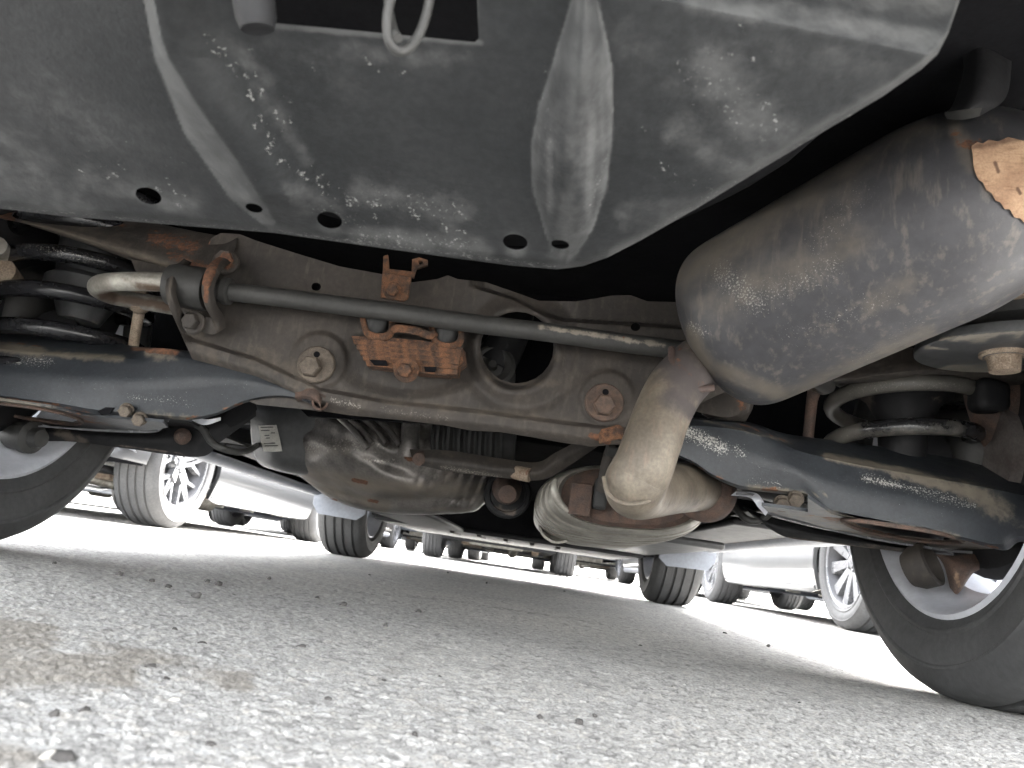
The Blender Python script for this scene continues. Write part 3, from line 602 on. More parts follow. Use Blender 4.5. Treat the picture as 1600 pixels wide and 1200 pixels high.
# peeled pale wrap on the near end
from mathutils.bvhtree import BVHTree
bvh = BVHTree.FromPolygons([Vector(v) for v in vv0], [f for f in F if len(f) == 4])
def on_drum(px, py):
    o = []
    for x, y in zip(px, py):
        d = Vector(ray(x, y)); h = bvh.ray_cast(Vector(CC), d); q = h[0] if h[0] else Vector(P(x, y, Y=.58)); o.append(q.y-.0025)
    return np.array(o)
WB = [(1518, 232), (1521, 246), (1520, 256), (1524, 270), (1529, 281), (1536, 285), (1541, 297), (1549, 301), (1556, 314), (1563, 316), (1570, 327), (1578, 327), (1585, 340), (1594, 341), (1601, 349), (1640, 372), (1690, 380)]
WT = [(1518, 228), (1527, 222), (1536, 224), (1545, 218), (1560, 221), (1575, 214), (1600, 220), (1690, 200)]
wr = sheet('peeled_wrap', 1518, 1632, 70, WB, WT, 40, on_drum, M('pale_peeled_wrap', (.36, .235, .145), (.25, .15, .09), 40, .8, dirt_and_light=(.12, .07, .045), dn=60, bump=.0008, bs=160, streak=((.15, .075, .04), (3, 30, 30), 12, .55), wide=.3), muf, thick=.0018)
paint(wr, 'dirt_and_light', [(1545, 225, 1600, 215, 14, .6), (1555, 255, 1560, 268, 7, .9), (1590, 295, 1594, 302, 7, .9), (1520, 230, 1540, 226, 12, .6)])
paint(muf, 'rust', [(1490, 215, 1525, 225, 34, .5)])
# tail pipe with its mitred elbow
pp = PP([(1118, 548, .835), (1082, 578, .815), (1056, 606, .797), (1036, 644, .782), (1020, 688, .772), (1008, 722, .770), (999, 742, .774)])
pp = np.vstack([pp, PP([(992, 757, .782), (996, 766, .825), (1018, 767, .90), (1054, 763, .985), (1090, 761, 1.07)])])
pipe = tube('tail_pipe', pp, [.031, .0315, .0315, .0305, .0305, .031, .032, .0325, .0325, .0325, .0335, .0345], m_pipe, SUV, 36, n=140, smooth=60)
paint(pipe, 'dirt_and_light', [(1050, 560, 1110, 610, 66, 1), (1050, 620, 1080, 640, 40, .8), (960, 785, 1100, 785, 14, .35)]); paint(pipe, 'rust', [(1050, 560, 1110, 612, 14, .42), (1062, 540, 1062, 575, 10, .5)])
o = tube('pipe_weld', PP([(1049, 545, .80), (1052, 572, .778), (1066, 594, .772), (1088, 607, .776), (1113, 606, .79)]), .0042, m_weld, pipe, 10, n=40)
tube('elbow_seam', PP([(943, 746, .765), (950, 771, .749), (972, 786, .745), (1000, 786, .749), (1030, 775, .767)]), .0022, m_pipe, pipe, 8, n=30)
o = lathe('pipe_flange', P(1100, 768, Y=1.09), (.45, 1, .05), [(.030, -.02), (.041, -.012), (.044, 0), (.044, .02), (.03, .03)], m_dullrust, pipe, 32)
# resonator
rc = []
for y, k in ((1.225, .72), (1.228, .80), (1.218, .84), (1.222, .87), (1.245, .92), (1.262, .955), (1.265, .93), (1.278, .945), (1.281, .985), (1.305, 1.02), (1.308, .985), (1.322, 1.0), (1.326, 1.045), (1.352, 1.065), (1.356, 1.02), (1.372, 1.03), (1.376, 1.08), (1.41, 1.095), (1.414, 1.045), (1.432, 1.05), (1.436, 1.105), (1.50, 1.11), (1.504, 1.06), (1.525, 1.06), (1.53, 1.115), (1.85, 1.115), (1.90, .9)):
    c = A(.256, y, .224); th = np.linspace(0, 2*np.pi, 56, endpoint=False); ct, st = np.cos(th), np.sin(th)
    rc.append(c+np.stack([.140*k*np.sign(ct)*np.abs(ct)**.75, 0*ct, .060*k*np.sign(st)*np.abs(st)**.85], 1)@np.array([[1, 0, .06], [0, 1, 0], [0, 0, 1]]))
V = np.vstack(rc); F = grid_faces(len(rc), 56, False, True)+[tuple(range(56)), tuple((len(rc)-1)*56+i for i in range(56))]
res = make('resonator', V, F, m_silver, SUV, smooth=35)
ce = A(.256, 0, .224); Ve = np.vstack([ce+(rc[1]-ce)*A(1.0, 1, 1.0)+A(0, -.001, 0), ce+(rc[0]-ce)*A(.97, 1, .97)+A(0, -.006, 0), ce+(rc[0]-ce)*A(.8, 1, .76)+A(0, -.004, 0)]); make('resonator_end', Ve, grid_faces(3, 56, False, True)+[tuple(range(112, 168))], m_dullrust, res)
tube('end_emboss', PP([(868, 748, 1.20), (866, 765, 1.20), (874, 785, 1.20), (892, 803, 1.20)]), [.003, .007, .007, .003], m_silver, res, 10, n=20)
paint(res, 'dirt_and_light', [(1060, 790, 1110, 800, 40, .8)])
box('hanger_plate', P(907, 780, Y=1.2), (.036, .008, .052), m_dullrust, res, .002)
box('hanger_rubber', P(938, 772, Y=1.205), (.022, .03, .05), m_rubber, res, .005)
lathe('outlet_stub', P(872, 818, Y=1.62), (.1, -1, -.1), [(.03, -.2), (.038, -.02), (.043, -.006), (.043, 0), (.038, 0), (.036, -.02), (.0, -.06)], m_silver, res, 32)
# --- lower arms
def underplate(name, out, hole, z, mat, parent, lipmat):
    o = plate(name, [P(x, y, Z=z) for x, y in out], (0, 0, .004), mat, parent, holes=[[P(x, y, Z=z) for x, y in hole]])
    return o
armL = rails('lower_arm', [
 [(-130, 490, 1.05), (0, 511, 1.05), (100, 521, 1.05), (205, 540, 1.04), (300, 549, 1.01), (400, 572, .98), (480, 606, .965), (500, 622, .96)],
 [(-130, 518, .995), (0, 534, .99), (100, 545, .988), (195, 553, .982), (245, 544, .972), (290, 551, .968), (400, 576, .962), (470, 604, .958), (496, 622, .957)],
 [(-130, 530, .968), (0, 546, .968), (100, 556, .968), (195, 562, .965), (245, 560, .962), (300, 562, .957), (400, 582, .955), (465, 608, .953), (492, 625, .953)],
 [(-130, 565, .955), (0, 582, .955), (100, 592, .955), (195, 598, .955), (260, 598, .953), (320, 594, .951), (400, 598, .95), (455, 613, .95), (485, 630, .95)],
 [(-130, 600, .958), (0, 618, .958), (90, 630, .958), (150, 640, .96), (220, 646, .965), (290, 651, .968), (335, 646, .966), (385, 625, .958), (430, 618, .952), (468, 622, .95), (498, 636, .95)],
 [(-130, 606, .966), (0, 624, .966), (90, 636, .966), (150, 647, .97), (220, 653, .975), (290, 656, .976), (335, 650, .974), (385, 629, .966), (430, 621, .96), (468, 625, .958), (500, 639, .958)]],
 m_arm, SUV, n=120, m=4, thick=.004, smooth_across=False, smooth=38)
paint(armL, 'dirt_and_light', [(-120, 530, 60, 550, 20, .8), (60, 552, 190, 561, 14, .66), (230, 552, 270, 560, 16, .6), (300, 549, 480, 600, 7, .5), (-60, 622, 60, 632, 10, .55), (180, 640, 300, 654, 12, .5), (100, 560, 400, 640, 140, .12)])
paint(armL, 'rust', [(232, 546, 275, 550, 11, .95), (205, 545, 300, 545, 6, .8), (300, 550, 360, 562, 6, .7), (20, 625, 150, 648, 10, .5), (-100, 612, 90, 633, 7, .62), (290, 655, 380, 630, 6, .55), (480, 606, 496, 624, 8, .8), (0, 535, 190, 552, 4, .5)])
paint(armL, 'speck', [(-60, 560, 80, 565, 18, .85), (200, 620, 300, 632, 20, .6), (0, 600, 400, 600, 60, .3)])
o = underplate('spring_pan', [(-140, 606), (0, 626), (79, 637), (126, 648), (200, 655), (255, 660), (262, 668), (236, 673), (150, 671), (110, 669), (50, 664), (0, 660), (-140, 650)], [(-120, 616), (0, 630), (60, 638), (105, 648), (128, 658), (112, 663), (56, 656), (0, 647), (-120, 635)], .207, m_arm, armL, m_rust)
paint(o, 'dirt_and_light', [(-120, 620, 60, 650, 60, .75), (100, 655, 250, 666, 14, .55)]); paint(o, 'rust', [(-60, 630, 130, 652, 14, .6), (126, 655, 165, 665, 16, .75)])
tube('pan_lip', [P(x, y, Z=.2055) for x, y in [(-120, 616), (0, 630), (60, 638), (105, 648), (128, 658), (112, 663), (56, 656), (0, 647), (-120, 635)]], .0028, m_dullrust, armL, 8, n=60, closed=True)
plate('pan_floor', [(-.66, 1.0, .226), (-.42, 1.0, .226), (-.42, 1.28, .226), (-.66, 1.28, .226)], (0, 0, .003), m_black, armL)
o = rails('arm_rim', [[(60, 664, 1.1), (110, 668, 1.1), (170, 671, 1.1), (236, 672, 1.08), (252, 664, 1.06), (262, 652, 1.04), (300, 654, 1.02)], [(60, 667, 1.1), (110, 671, 1.1), (170, 675, 1.1), (238, 676, 1.08), (256, 668, 1.06), (268, 655, 1.04), (300, 659, 1.02)]], m_rim2, armL, n=50, m=2, thick=.004)
for bx, by in ((197, 641), (218, 655)):
    hexbolt('arm_bolt', P(bx, by, Y=.952), (.25, -1, -.5), .0088, m_bolt, armL, washer=.0095)
plate('arm_slot', PP([(152, 643, .9585), (165, 636, .9585), (178, 637, .959), (172, 646, .961), (158, 648, .961)]), (0, .002, 0), m_void, armL)
armR = rails('lower_arm', [
 [(1050, 652, 1.02), (1100, 653, 1.02), (1170, 660, 1.02), (1230, 678, 1.03), (1320, 690, 1.05), (1430, 706, 1.05), (1520, 722, 1.05), (1600, 742, 1.04), (1700, 772, 1.02)],
 [(1050, 655, .975), (1100, 656, .975), (1160, 662, .975), (1205, 674, .975), (1238, 692, .985), (1320, 712, .99), (1430, 728, .99), (1520, 741, .99), (1600, 757, .985), (1700, 790, .97)],
 [(1050, 664, .958), (1100, 666, .958), (1160, 673, .958), (1205, 687, .958), (1240, 702, .963), (1320, 722, .965), (1430, 742, .962), (1520, 758, .957), (1600, 775, .952), (1700, 806, .945)],
 [(1050, 688, .952), (1100, 694, .952), (1155, 708, .952), (1205, 724, .952), (1250, 738, .953), (1320, 762, .953), (1430, 785, .95), (1520, 801, .947), (1590, 812, .945), (1690, 830, .94)],
 [(1050, 706, .955), (1085, 722, .955), (1115, 742, .957), (1155, 758, .96), (1205, 765, .962), (1260, 772, .96), (1295, 795, .955), (1340, 812, .953), (1430, 822, .95), (1500, 838, .947), (1560, 850, .945), (1592, 838, .948), (1690, 850, .95)],
 [(1050, 710, .963), (1085, 726, .963), (1115, 746, .966), (1155, 763, .972), (1205, 770, .975), (1260, 777, .972), (1295, 800, .965), (1340, 816, .962), (1430, 827, .96), (1500, 843, .957), (1568, 860, .955), (1600, 846, .96), (1690, 858, .97)]],
 m_arm, SUV, n=120, m=4, thick=.004, smooth_across=False, smooth=38)
paint(armR, 'dirt_and_light', [(1290, 712, 1420, 738, 12, .8), (1400, 736, 1540, 775, 20, .85), (1510, 765, 1570, 800, 40, .66), (1560, 800, 1600, 820, 30, .4), (1100, 657, 1240, 692, 6, .5), (1170, 762, 1290, 775, 9, .65), (1300, 800, 1500, 838, 9, .55)])
paint(armR, 'speck', [(1075, 675, 1130, 700, 26, 1), (1150, 700, 1160, 710, 20, .8), (1350, 745, 1400, 758, 16, 1), (1400, 757, 1520, 790, 18, .85), (1170, 755, 1220, 758, 14, .7), (1100, 700, 1500, 800, 60, .3)])
paint(armR, 'rust', [(1300, 806, 1350, 812, 8, .6), (1190, 764, 1215, 766, 8, .6), (1300, 808, 1560, 856, 6, .6), (1150, 660, 1240, 694, 5, .5), (1080, 724, 1150, 760, 4, .5)])
HR = [(1318, 812), (1400, 822), (1470, 834), (1505, 846), (1470, 848), (1400, 840), (1345, 828)]
o = underplate('spring_pan', [(1262, 778), (1300, 803), (1340, 815), (1430, 826), (1500, 842), (1565, 858), (1560, 866), (1500, 863), (1425, 853), (1350, 840), (1290, 826), (1255, 814), (1200, 800), (1190, 790), (1230, 795), (1262, 800)], HR, .207, m_arm, armR, m_rust)
paint(o, 'dirt_and_light', [(1290, 815, 1560, 862, 40, .7), (1200, 795, 1290, 815, 14, .5)]); paint(o, 'rust', [(1310, 812, 1420, 835, 16, .7)])
tube('pan_lip', [P(x, y, Z=.2055) for x, y in HR], .0028, m_dullrust, armR, 8, n=60, closed=True)
plate('pan_floor', [(.77, 1.0, .226), (.44, 1.0, .226), (.44, 1.3, .226), (.66, 1.3, .226), (.77, 1.2, .226)], (0, 0, .003), m_black, armR)
rails('arm_rim', [[(1150, 770, 1.02), (1180, 772, 1.03), (1190, 785, 1.05), (1202, 800, 1.07), (1262, 816, 1.09), (1350, 837, 1.1), (1425, 850, 1.1), (1500, 860, 1.1), (1565, 863, 1.08)], [(1150, 773, 1.02), (1176, 775, 1.03), (1186, 788, 1.05), (1200, 803, 1.07), (1262, 820, 1.09), (1350, 841, 1.1), (1425, 854, 1.1), (1500, 864, 1.1), (1565, 867, 1.08)]], m_rim2, armR, n=60, m=2, thick=.004)
for bx, by in ((1222, 787), (1243, 780)):
    hexbolt('arm_bolt', P(bx, by, Y=.957), (-.25, -1, -.5), .0098, m_bolt, armR, washer=.0105)
plate('arm_slot', PP([(1268, 788, .958), (1278, 789, .958), (1298, 806, .958), (1290, 806, .96), (1276, 800, .961)]), (0, .002, 0), m_void, armR)
# toe links, bushes and knuckles
def link(name, top, bot, mat, thick=.03, parent=None): return rails(name, [top, [((a[0]+b[0])/2, (a[1]+b[1])/2, (a[2]+b[2])/2-.012) for a, b in zip(top, bot)], bot], mat, parent or SUV, n=40, m=5, thick=thick)
tl = link('toe_link', [(-60, 655, 1.2), (30, 664, 1.2), (110, 668, 1.18), (236, 672, 1.16), (262, 655, 1.15), (330, 645, 1.14), (400, 622, 1.14)], [(-60, 690, 1.2), (40, 690, 1.2), (110, 690, 1.18), (200, 701, 1.16), (310, 714, 1.15), (345, 690, 1.14), (400, 650, 1.14)], m_black)
paint(tl, 'dirt_and_light', [(90, 675, 130, 690, 22, .6), (180, 695, 300, 712, 6, .6)])
tube('parking_brake_cable', PP([(262, 650, 1.1), (300, 660, 1.1), (318, 672, 1.1), (330, 690, 1.1), (352, 702, 1.1), (385, 705, 1.2), (410, 690, 1.6)]), .0055, m_bar, SUV, 12, n=50)
rails('cable_bracket', [[(258, 650, 1.08), (285, 645, 1.08), (320, 655, 1.08), (345, 652, 1.09)], [(256, 662, 1.08), (285, 652, 1.075), (318, 664, 1.08), (345, 657, 1.09)]], m_rim, armL, n=20, m=3, thick=.003)
rails('cable_guide', [[(395, 612, 1.12), (370, 632, 1.12), (345, 655, 1.12)], [(402, 640, 1.12), (385, 655, 1.12), (360, 668, 1.12)]], m_black, armL, n=14, m=3, thick=.01)
lathe('link_bush', P(285, 682, Y=1.12), (.2, -1, -.2), [(.008, -.01), (.012, -.006), (.013, 0), (.009, .006), (.007, .009), (0, .009)], m_dullrust, tl, 18)
lathe('knuckle_bush', P(38, 682, Y=1.14), (1, -.2, 0), [(.0, -.03), (.018, -.03), (.022, -.022), (.022, .0), (.026, .004), (.026, .016), (.016, .02), (.014, .034), (0, .036)], m_bar, tl, 24)
tr_ = link('toe_link', [(1160, 790, 1.14), (1200, 806, 1.15), (1290, 828, 1.16), (1420, 853, 1.18), (1520, 862, 1.2), (1640, 870, 1.2)], [(1180, 810, 1.14), (1225, 838, 1.15), (1290, 848, 1.16), (1420, 864, 1.18), (1500, 874, 1.2), (1640, 890, 1.2)], m_black)
paint(tr_, 'dirt_and_light', [(1230, 840, 1420, 864, 5, .6), (1340, 850, 1440, 862, 10, .5)])
tube('parking_brake_cable', PP([(1080, 806, 1.3), (1110, 800, 1.25), (1128, 786, 1.2), (1138, 782, 1.18), (1150, 795, 1.16), (1165, 810, 1.14), (1180, 814, 1.14), (1196, 808, 1.14), (1205, 800, 1.14)]), .0055, m_bar, SUV, 12, n=60)
rails('cable_bracket', [[(1150, 768, 1.04), (1180, 770, 1.03), (1192, 782, 1.03), (1200, 800, 1.04)], [(1142, 774, 1.04), (1172, 778, 1.03), (1184, 792, 1.03), (1196, 806, 1.04)]], m_rim, armR, n=20, m=3, thick=.003)
o = lathe('knuckle_bush', P(1450, 882, Y=1.10), (.55, -.62, .35), [(0, -.03), (.024, -.028), (.031, -.015), (.032, .006), (.026, .008), (.022, -.014), (0, -.016)], m_grime, tr_, 28)
o = rails('hook_bracket', [[(1462, 866, 1.10), (1485, 868, 1.09), (1520, 866, 1.09), (1565, 868, 1.10)], [(1474, 882, 1.095), (1492, 882, 1.075), (1520, 882, 1.075), (1556, 884, 1.09)], [(1480, 902, 1.095), (1494, 902, 1.075), (1512, 900, 1.075), (1526, 892, 1.09)], [(1484, 918, 1.10), (1493, 928, 1.09), (1501, 924, 1.09), (1512, 906, 1.10)]], m_dullrust, tr_, n=24, m=5, thick=.03)
paint(o, 'dirt_and_light', [(1490, 890, 1500, 915, 16, .5)])
# trailing arm / knuckle masses by each wheel
def blob(name, c, r, mat, parent, seed=0, label=None):
    bm = bmesh.new(); bmesh.ops.create_icosphere(bm, subdivisions=3, radius=1); rg = random.Random(seed); ph = [rg.uniform(0, 6) for _ in range(4)]
    V = []
    for v in bm.verts:
        q = v.co.copy(); q = Vector([math.copysign(abs(k)**.7, k) for k in q])
        k = 1+.07*math.sin(3*q.x+ph[0])+.07*math.sin(4*q.y+ph[1])+.06*math.sin(4*q.z+ph[2]); V.append([q.x*r[0]*k+c[0], q.y*r[1]*k+c[1], q.z*r[2]*k+c[2]])
    F = [[v.index for v in f.verts] for f in bm.faces]; bm.free(); return make(name, V, F, mat, parent, smooth=50, label=label)
blob('knuckle', A(-.75, 1.13, .335), (.05, .09, .10), m_bar, SUV, 1); blob('knuckle', A(.735, 1.13, .335), (.05, .09, .10), m_bar, SUV, 2)
tube('trailing_arm', [(-.66, 1.05, .33), (-.655, 1.3, .30), (-.64, 1.6, .33), (-.6, 1.75, .37)], [.04, .035, .035, .04], m_black, SUV, 14, n=24)
tube('trailing_arm', [(.64, 1.05, .33), (.635, 1.3, .30), (.62, 1.6, .33), (.58, 1.75, .37)], [.04, .035, .035, .04], m_black, SUV, 14, n=24)
for s in (-1, 1): lathe('brake_shield', A(s*.745, 1.06, .345), (s, 0, 0), [(.0, -.012), (.165, -.012), (.178, 0), (.178, .004), (.16, .006), (0, .006)], m_black, SUV, 40)
# --- springs
def spring(cx, cy, z0, z1, turns, Rr, ph, rad, parent, dusty, zmin=0.):
    t = np.linspace(0, 1, int(turns*30)); a = ph+t*turns*2*np.pi
    pts = np.stack([cx+Rr*np.cos(a), cy+Rr*np.sin(a), z0+(z1-z0)*t], 1); pts = pts[pts[:, 2] > zmin]
    o = tube('coil_spring', pts, rad, m_spring, parent, 14)
    if dusty:
        vv = wpos(o); paint(o, 'dirt_and_light', [(1300, 600, 1520, 600, 60, .9), (1300, 560, 1310, 700, 90, .8), (1340, 690, 1500, 670, 34, .55)]); paint(o, 'speck', [(1320, 605, 1500, 605, 40, .6), (1320, 680, 1500, 665, 30, .5)])
    else: paint(o, 'dirt_and_light', [(0, 400, 200, 430, 50, .2)]); paint(o, 'speck', [(30, 380, 160, 410, 20, .7), (0, 440, 100, 450, 20, .4)])
    return o
spL = spring(-.655, 1.075, .236, .571, 5.9, .104, 2.0, .0125, SUV, False)
spR = spring(.612, 1.06, .247, .59, 5.7, .093, .55, .0115, SUV, True, P(1430, 668, Y=.967)[2]-.034)
o = lathe('bump_stop', A(-.64, 1.075, .56), (0, 0, -1), [(.06, 0), (.058, .06), (.055, .10), (.05, .13), (.062, .14), (.062, .16), (.045, .165), (.03, .2), (0, .21)], m_tank, spL, 28); paint(o, 'dirt_and_light', [(60, 470, 150, 500, 30, .5)])
o = lathe('bump_stop', A(.615, 1.06, .56), (0, 0, -1), [(.03, 0), (.03, .125), (.064, .135), (.064, .15), (.05, .16), (.034, .19), (.03, .25), (0, .26)], m_black, spR, 28)
paint(o, 'dirt_and_light', [(1350, 632, 1460, 632, 22, 1.)])
# damper strut, brake disc backing by the left wheel
tube('shock_absorber', [(-.69, 1.16, .26), (-.67, 1.18, .42), (-.65, 1.2, .62)], [.028, .028, .02], m_black, SUV, 18, n=14)
o = lathe('strut_cap', P(0, 422, Y=.98), (.3, -1, 0), [(.015, -.05), (.02, 0), (0, .005)], m_tan, SUV, 18)
o = lathe('strut_cap', P(-6, 384, Y=.95), (.3, -1, 0), [(.012, -.03), (.014, 0), (0, .005)], m_silver, SUV, 18)
tube('shock_absorber', [(.68, 1.16, .26), (.66, 1.18, .42), (.64, 1.2, .62)], [.028, .028, .02], m_black, SUV, 18, n=14)
# --- right-hand side: vibration disc, body rail, dark masses beside the drum
o = lathe('vibration_disc', P(1568, 553, Y=.80), (.06, .02, -1), [(.0, -.012), (.086, -.012), (.088, -.008), (.088, -.002), (.084, 0), (.022, -.001), (.02, .004), (0, .004)], m_tank, SUV, 56)
paint(o, 'dirt_and_light', [(1450, 545, 1470, 575, 14, .8), (1480, 580, 1600, 586, 9, .7), (1500, 562, 1520, 578, 16, .66), (1540, 565, 1600, 570, 14, .55), (1470, 530, 1600, 520, 7, .8)])
lathe('disc_bolt', P(1568, 551, Y=.80), (.06, .02, -1), [(.024, .0), (.024, .004), (.017, .006), (.015, .022), (0, .022)], m_tan, o, 28)
lathe('disc_mount', P(1590, 512, Y=.80), (.06, .02, -1), [(.06, -.02), (.078, -.015), (.08, .004), (.06, .012), (0, .012)], m_rubber, SUV, 40)
o = lathe('hanger_collar', P(1610, 470, Y=.78), (.06, .02, -1), [(.05, -.05), (.062, -.02), (.075, .012), (.078, .018), (0, .018)], m_tan, SUV, 40); paint(o, 'rust', [(1560, 460, 1600, 450, 30, .6)])
rails('body_rail', [[(1180, 560, 1.02), (1300, 520, 1.02), (1420, 470, 1.0), (1600, 420, 1.0)], [(1200, 600, .98), (1320, 575, .97), (1430, 545, .97), (1600, 520, .97)], [(1290, 596, .98), (1350, 596, .97), (1440, 590, .97), (1600, 600, .98)], [(1290, 600, 1.15), (1350, 604, 1.15), (1440, 604, 1.15), (1600, 610, 1.15)]], m_grime, SUV, n=30, m=6)
rails('inner_arch', [[(1500, 560, 1.0), (1560, 560, 1.0), (1680, 570, .95)], [(1505, 620, 1.02), (1560, 630, 1.0), (1680, 640, .95)], [(1530, 700, 1.05), (1570, 720, 1.02), (1680, 740, .97)]], m_dullrust, SUV, n=14, m=5)
blob('arch_lump', P(1545, 620, Y=.98), (.022, .02, .022), m_black, SUV, 5)
o = rails('hanger_strap', [[(1490, -60, .60), (1500, 60, .595), (1505, 110, .59), (1490, 160, .585), (1478, 176, .58)], [(1530, -60, .585), (1535, 60, .58), (1540, 110, .575), (1525, 158, .57), (1505, 178, .572)], [(1580, -60, .60), (1580, 60, .595), (1580, 110, .59), (1570, 155, .585), (1530, 182, .58)]], m_black, SUV, n=30, m=5, thick=.012)
rails('strap_tab', [[(1475, 176, .578), (1500, 172, .57), (1535, 168, .572)], [(1480, 186, .575), (1505, 187, .568), (1530, 182, .572)]], m_bar, SUV, n=12, m=3, thick=.006)
rails('rusty_side_rail', [[(1380, 90, .75), (1450, 70, .75), (1560, 40, .75), (1700, 0, .75)], [(1400, 140, .73), (1470, 110, .73), (1560, 90, .73), (1700, 70, .73)], [(1420, 150, .76), (1480, 160, .75), (1560, 150, .75), (1700, 150, .75)]], m_dullrust, SUV, n=20, m=5)
tube('brake_pipe', PP([(1390, 190, .72), (1400, 150, .72), (1430, 140, .72), (1460, 145, .72), (1480, 120, .72)]), .008, m_black, SUV, 10, n=24)
tube('brake_pipe', PP([(1250, 230, .9), (1290, 240, .9), (1310, 262, .9), (1280, 300, .9)]), .009, m_black, SUV, 10, n=24)
# --- middle: tank, heat shield, boot, braces
tk = rails('fuel_tank', [
 [(388, 612, 1.42), (420, 610, 1.42), (480, 608, 1.4), (560, 610, 1.4)],
 [(391, 648, 1.4), (425, 650, 1.38), (470, 642, 1.38), (540, 636, 1.38)],
 [(393, 690, 1.42), (425, 694, 1.39), (460, 690, 1.39), (540, 680, 1.4)],
 [(402, 720, 1.46), (430, 731, 1.43), (465, 736, 1.43), (540, 740, 1.45)],
 [(420, 732, 1.6), (445, 738, 1.6), (480, 744, 1.6), (540, 750, 1.6)],
 [(440, 730, 1.9), (460, 738, 1.9), (490, 744, 1.9), (540, 750, 1.9)]], m_tank, SUV, n=40, m=6)
lab = rails('sticker', [[(404, 665, 1.377), (418, 664.5, 1.369), (432, 664, 1.364)], [(407, 686, 1.380), (421, 686, 1.373), (437, 685, 1.367)], [(412, 705, 1.397), (425, 706, 1.390), (441, 705, 1.385)]], m_label, tk, n=12, m=5, thick=.001)
for k, (yo, x1) in enumerate([(3, .9), (8, .6), (12, .95), (16, .5), (20, .5), (24, .95), (28, .8), (32, .95)]):
    a0, b0 = 407+k*.9, 407+k*.9+22*x1
    rails('printed_line', [[(a0, 664+yo, 1.373+k*.0016), (b0, 663.5+yo, 1.362+k*.0018)], [(a0, 665.6+yo, 1.373+k*.0016), (b0, 665.1+yo, 1.362+k*.0018)]], m_ink, tk, n=4, m=1, thick=.0004)
def wrinkle(V):
    x, z = V[:, 0], V[:, 2]; d = np.zeros_like(V)
    d[:, 1] = .006*np.sin(160*(x+.55*z))*np.exp(-((x+.16)/.09)**2)*sm(z, .24, .30)+.0018*np.abs(np.sin(34*x+2.2*np.sin(38*z)))+.003*np.sin(140*z+40*x)+.006*np.sin(330*(x-.4*z))*sm(x, -.14, -.08)
    return d
hs = rails('heat_shield', [
 [(452, 680, 1.42), (470, 655, 1.40), (500, 630, 1.39), (560, 620, 1.36), (620, 640, 1.36), (668, 650, 1.36), (720, 690, 1.40), (772, 720, 1.46)],
 [(450, 705, 1.42), (475, 690, 1.39), (510, 680, 1.36), (560, 680, 1.33), (610, 692, 1.34), (660, 700, 1.35), (720, 722, 1.40), (772, 738, 1.47)],
 [(452, 722, 1.43), (480, 716, 1.40), (515, 714, 1.36), (560, 716, 1.34), (610, 726, 1.35), (660, 735, 1.36), (725, 742, 1.41), (770, 752, 1.48)],
 [(455, 733, 1.455), (490, 738, 1.425), (530, 742, 1.39), (575, 750, 1.365), (620, 760, 1.365), (660, 762, 1.38), (725, 760, 1.44), (765, 764, 1.50)],
 [(462, 740, 1.52), (500, 758, 1.50), (545, 772, 1.48), (590, 782, 1.46), (640, 776, 1.45), (680, 778, 1.45), (735, 776, 1.48), (762, 774, 1.53)],
 [(470, 744, 1.60), (510, 775, 1.58), (550, 792, 1.56), (595, 800, 1.55), (640, 803, 1.54), (690, 802, 1.53), (738, 798, 1.55), (758, 786, 1.58)],
 [(480, 742, 1.95), (520, 774, 1.95), (560, 790, 1.95), (600, 798, 1.95), (640, 801, 1.95), (690, 801, 1.95), (738, 798, 1.9), (756, 788, 1.9)]], m_shield, SUV, n=110, m=14, thick=.002, disp=wrinkle, smooth=50)
paint(hs, 'dirt_and_light', [(470, 740, 640, 768, 26, .75), (640, 765, 750, 765, 26, .66), (470, 750, 600, 790, 24, .6), (500, 745, 580, 760, 22, .6), (700, 745, 760, 790, 30, .45), (460, 735, 600, 798, 10, .7), (680, 795, 740, 798, 8, .5), (460, 705, 540, 705, 16, .4)])
paint(hs, 'rust', [(552, 750, 572, 754, 7, .9), (636, 716, 652, 718, 10, .9), (576, 782, 590, 784, 6, .8), (520, 780, 526, 782, 4, .8)]); paint(hs, 'speck', [(480, 700, 600, 690, 30, .7), (570, 720, 620, 722, 10, .8), (640, 650, 660, 700, 10, .5)])
tube('shield_rib', PP([(530, 652, 1.335), (552, 672, 1.32), (575, 700, 1.318)]), .006, m_shield, hs, 10, n=16)
for x in (566, 588, 608): tube('shield_rib', PP([(x-18, 655, 1.34), (x, 672, 1.325), (x+16, 694, 1.318)]), .0055, m_shield, hs, 10, n=16)
tube('shield_pillar', PP([(642, 650, 1.33), (640, 690, 1.325), (638, 712, 1.33)]), [.018, .017, .02], m_shield, hs, 14, n=14)
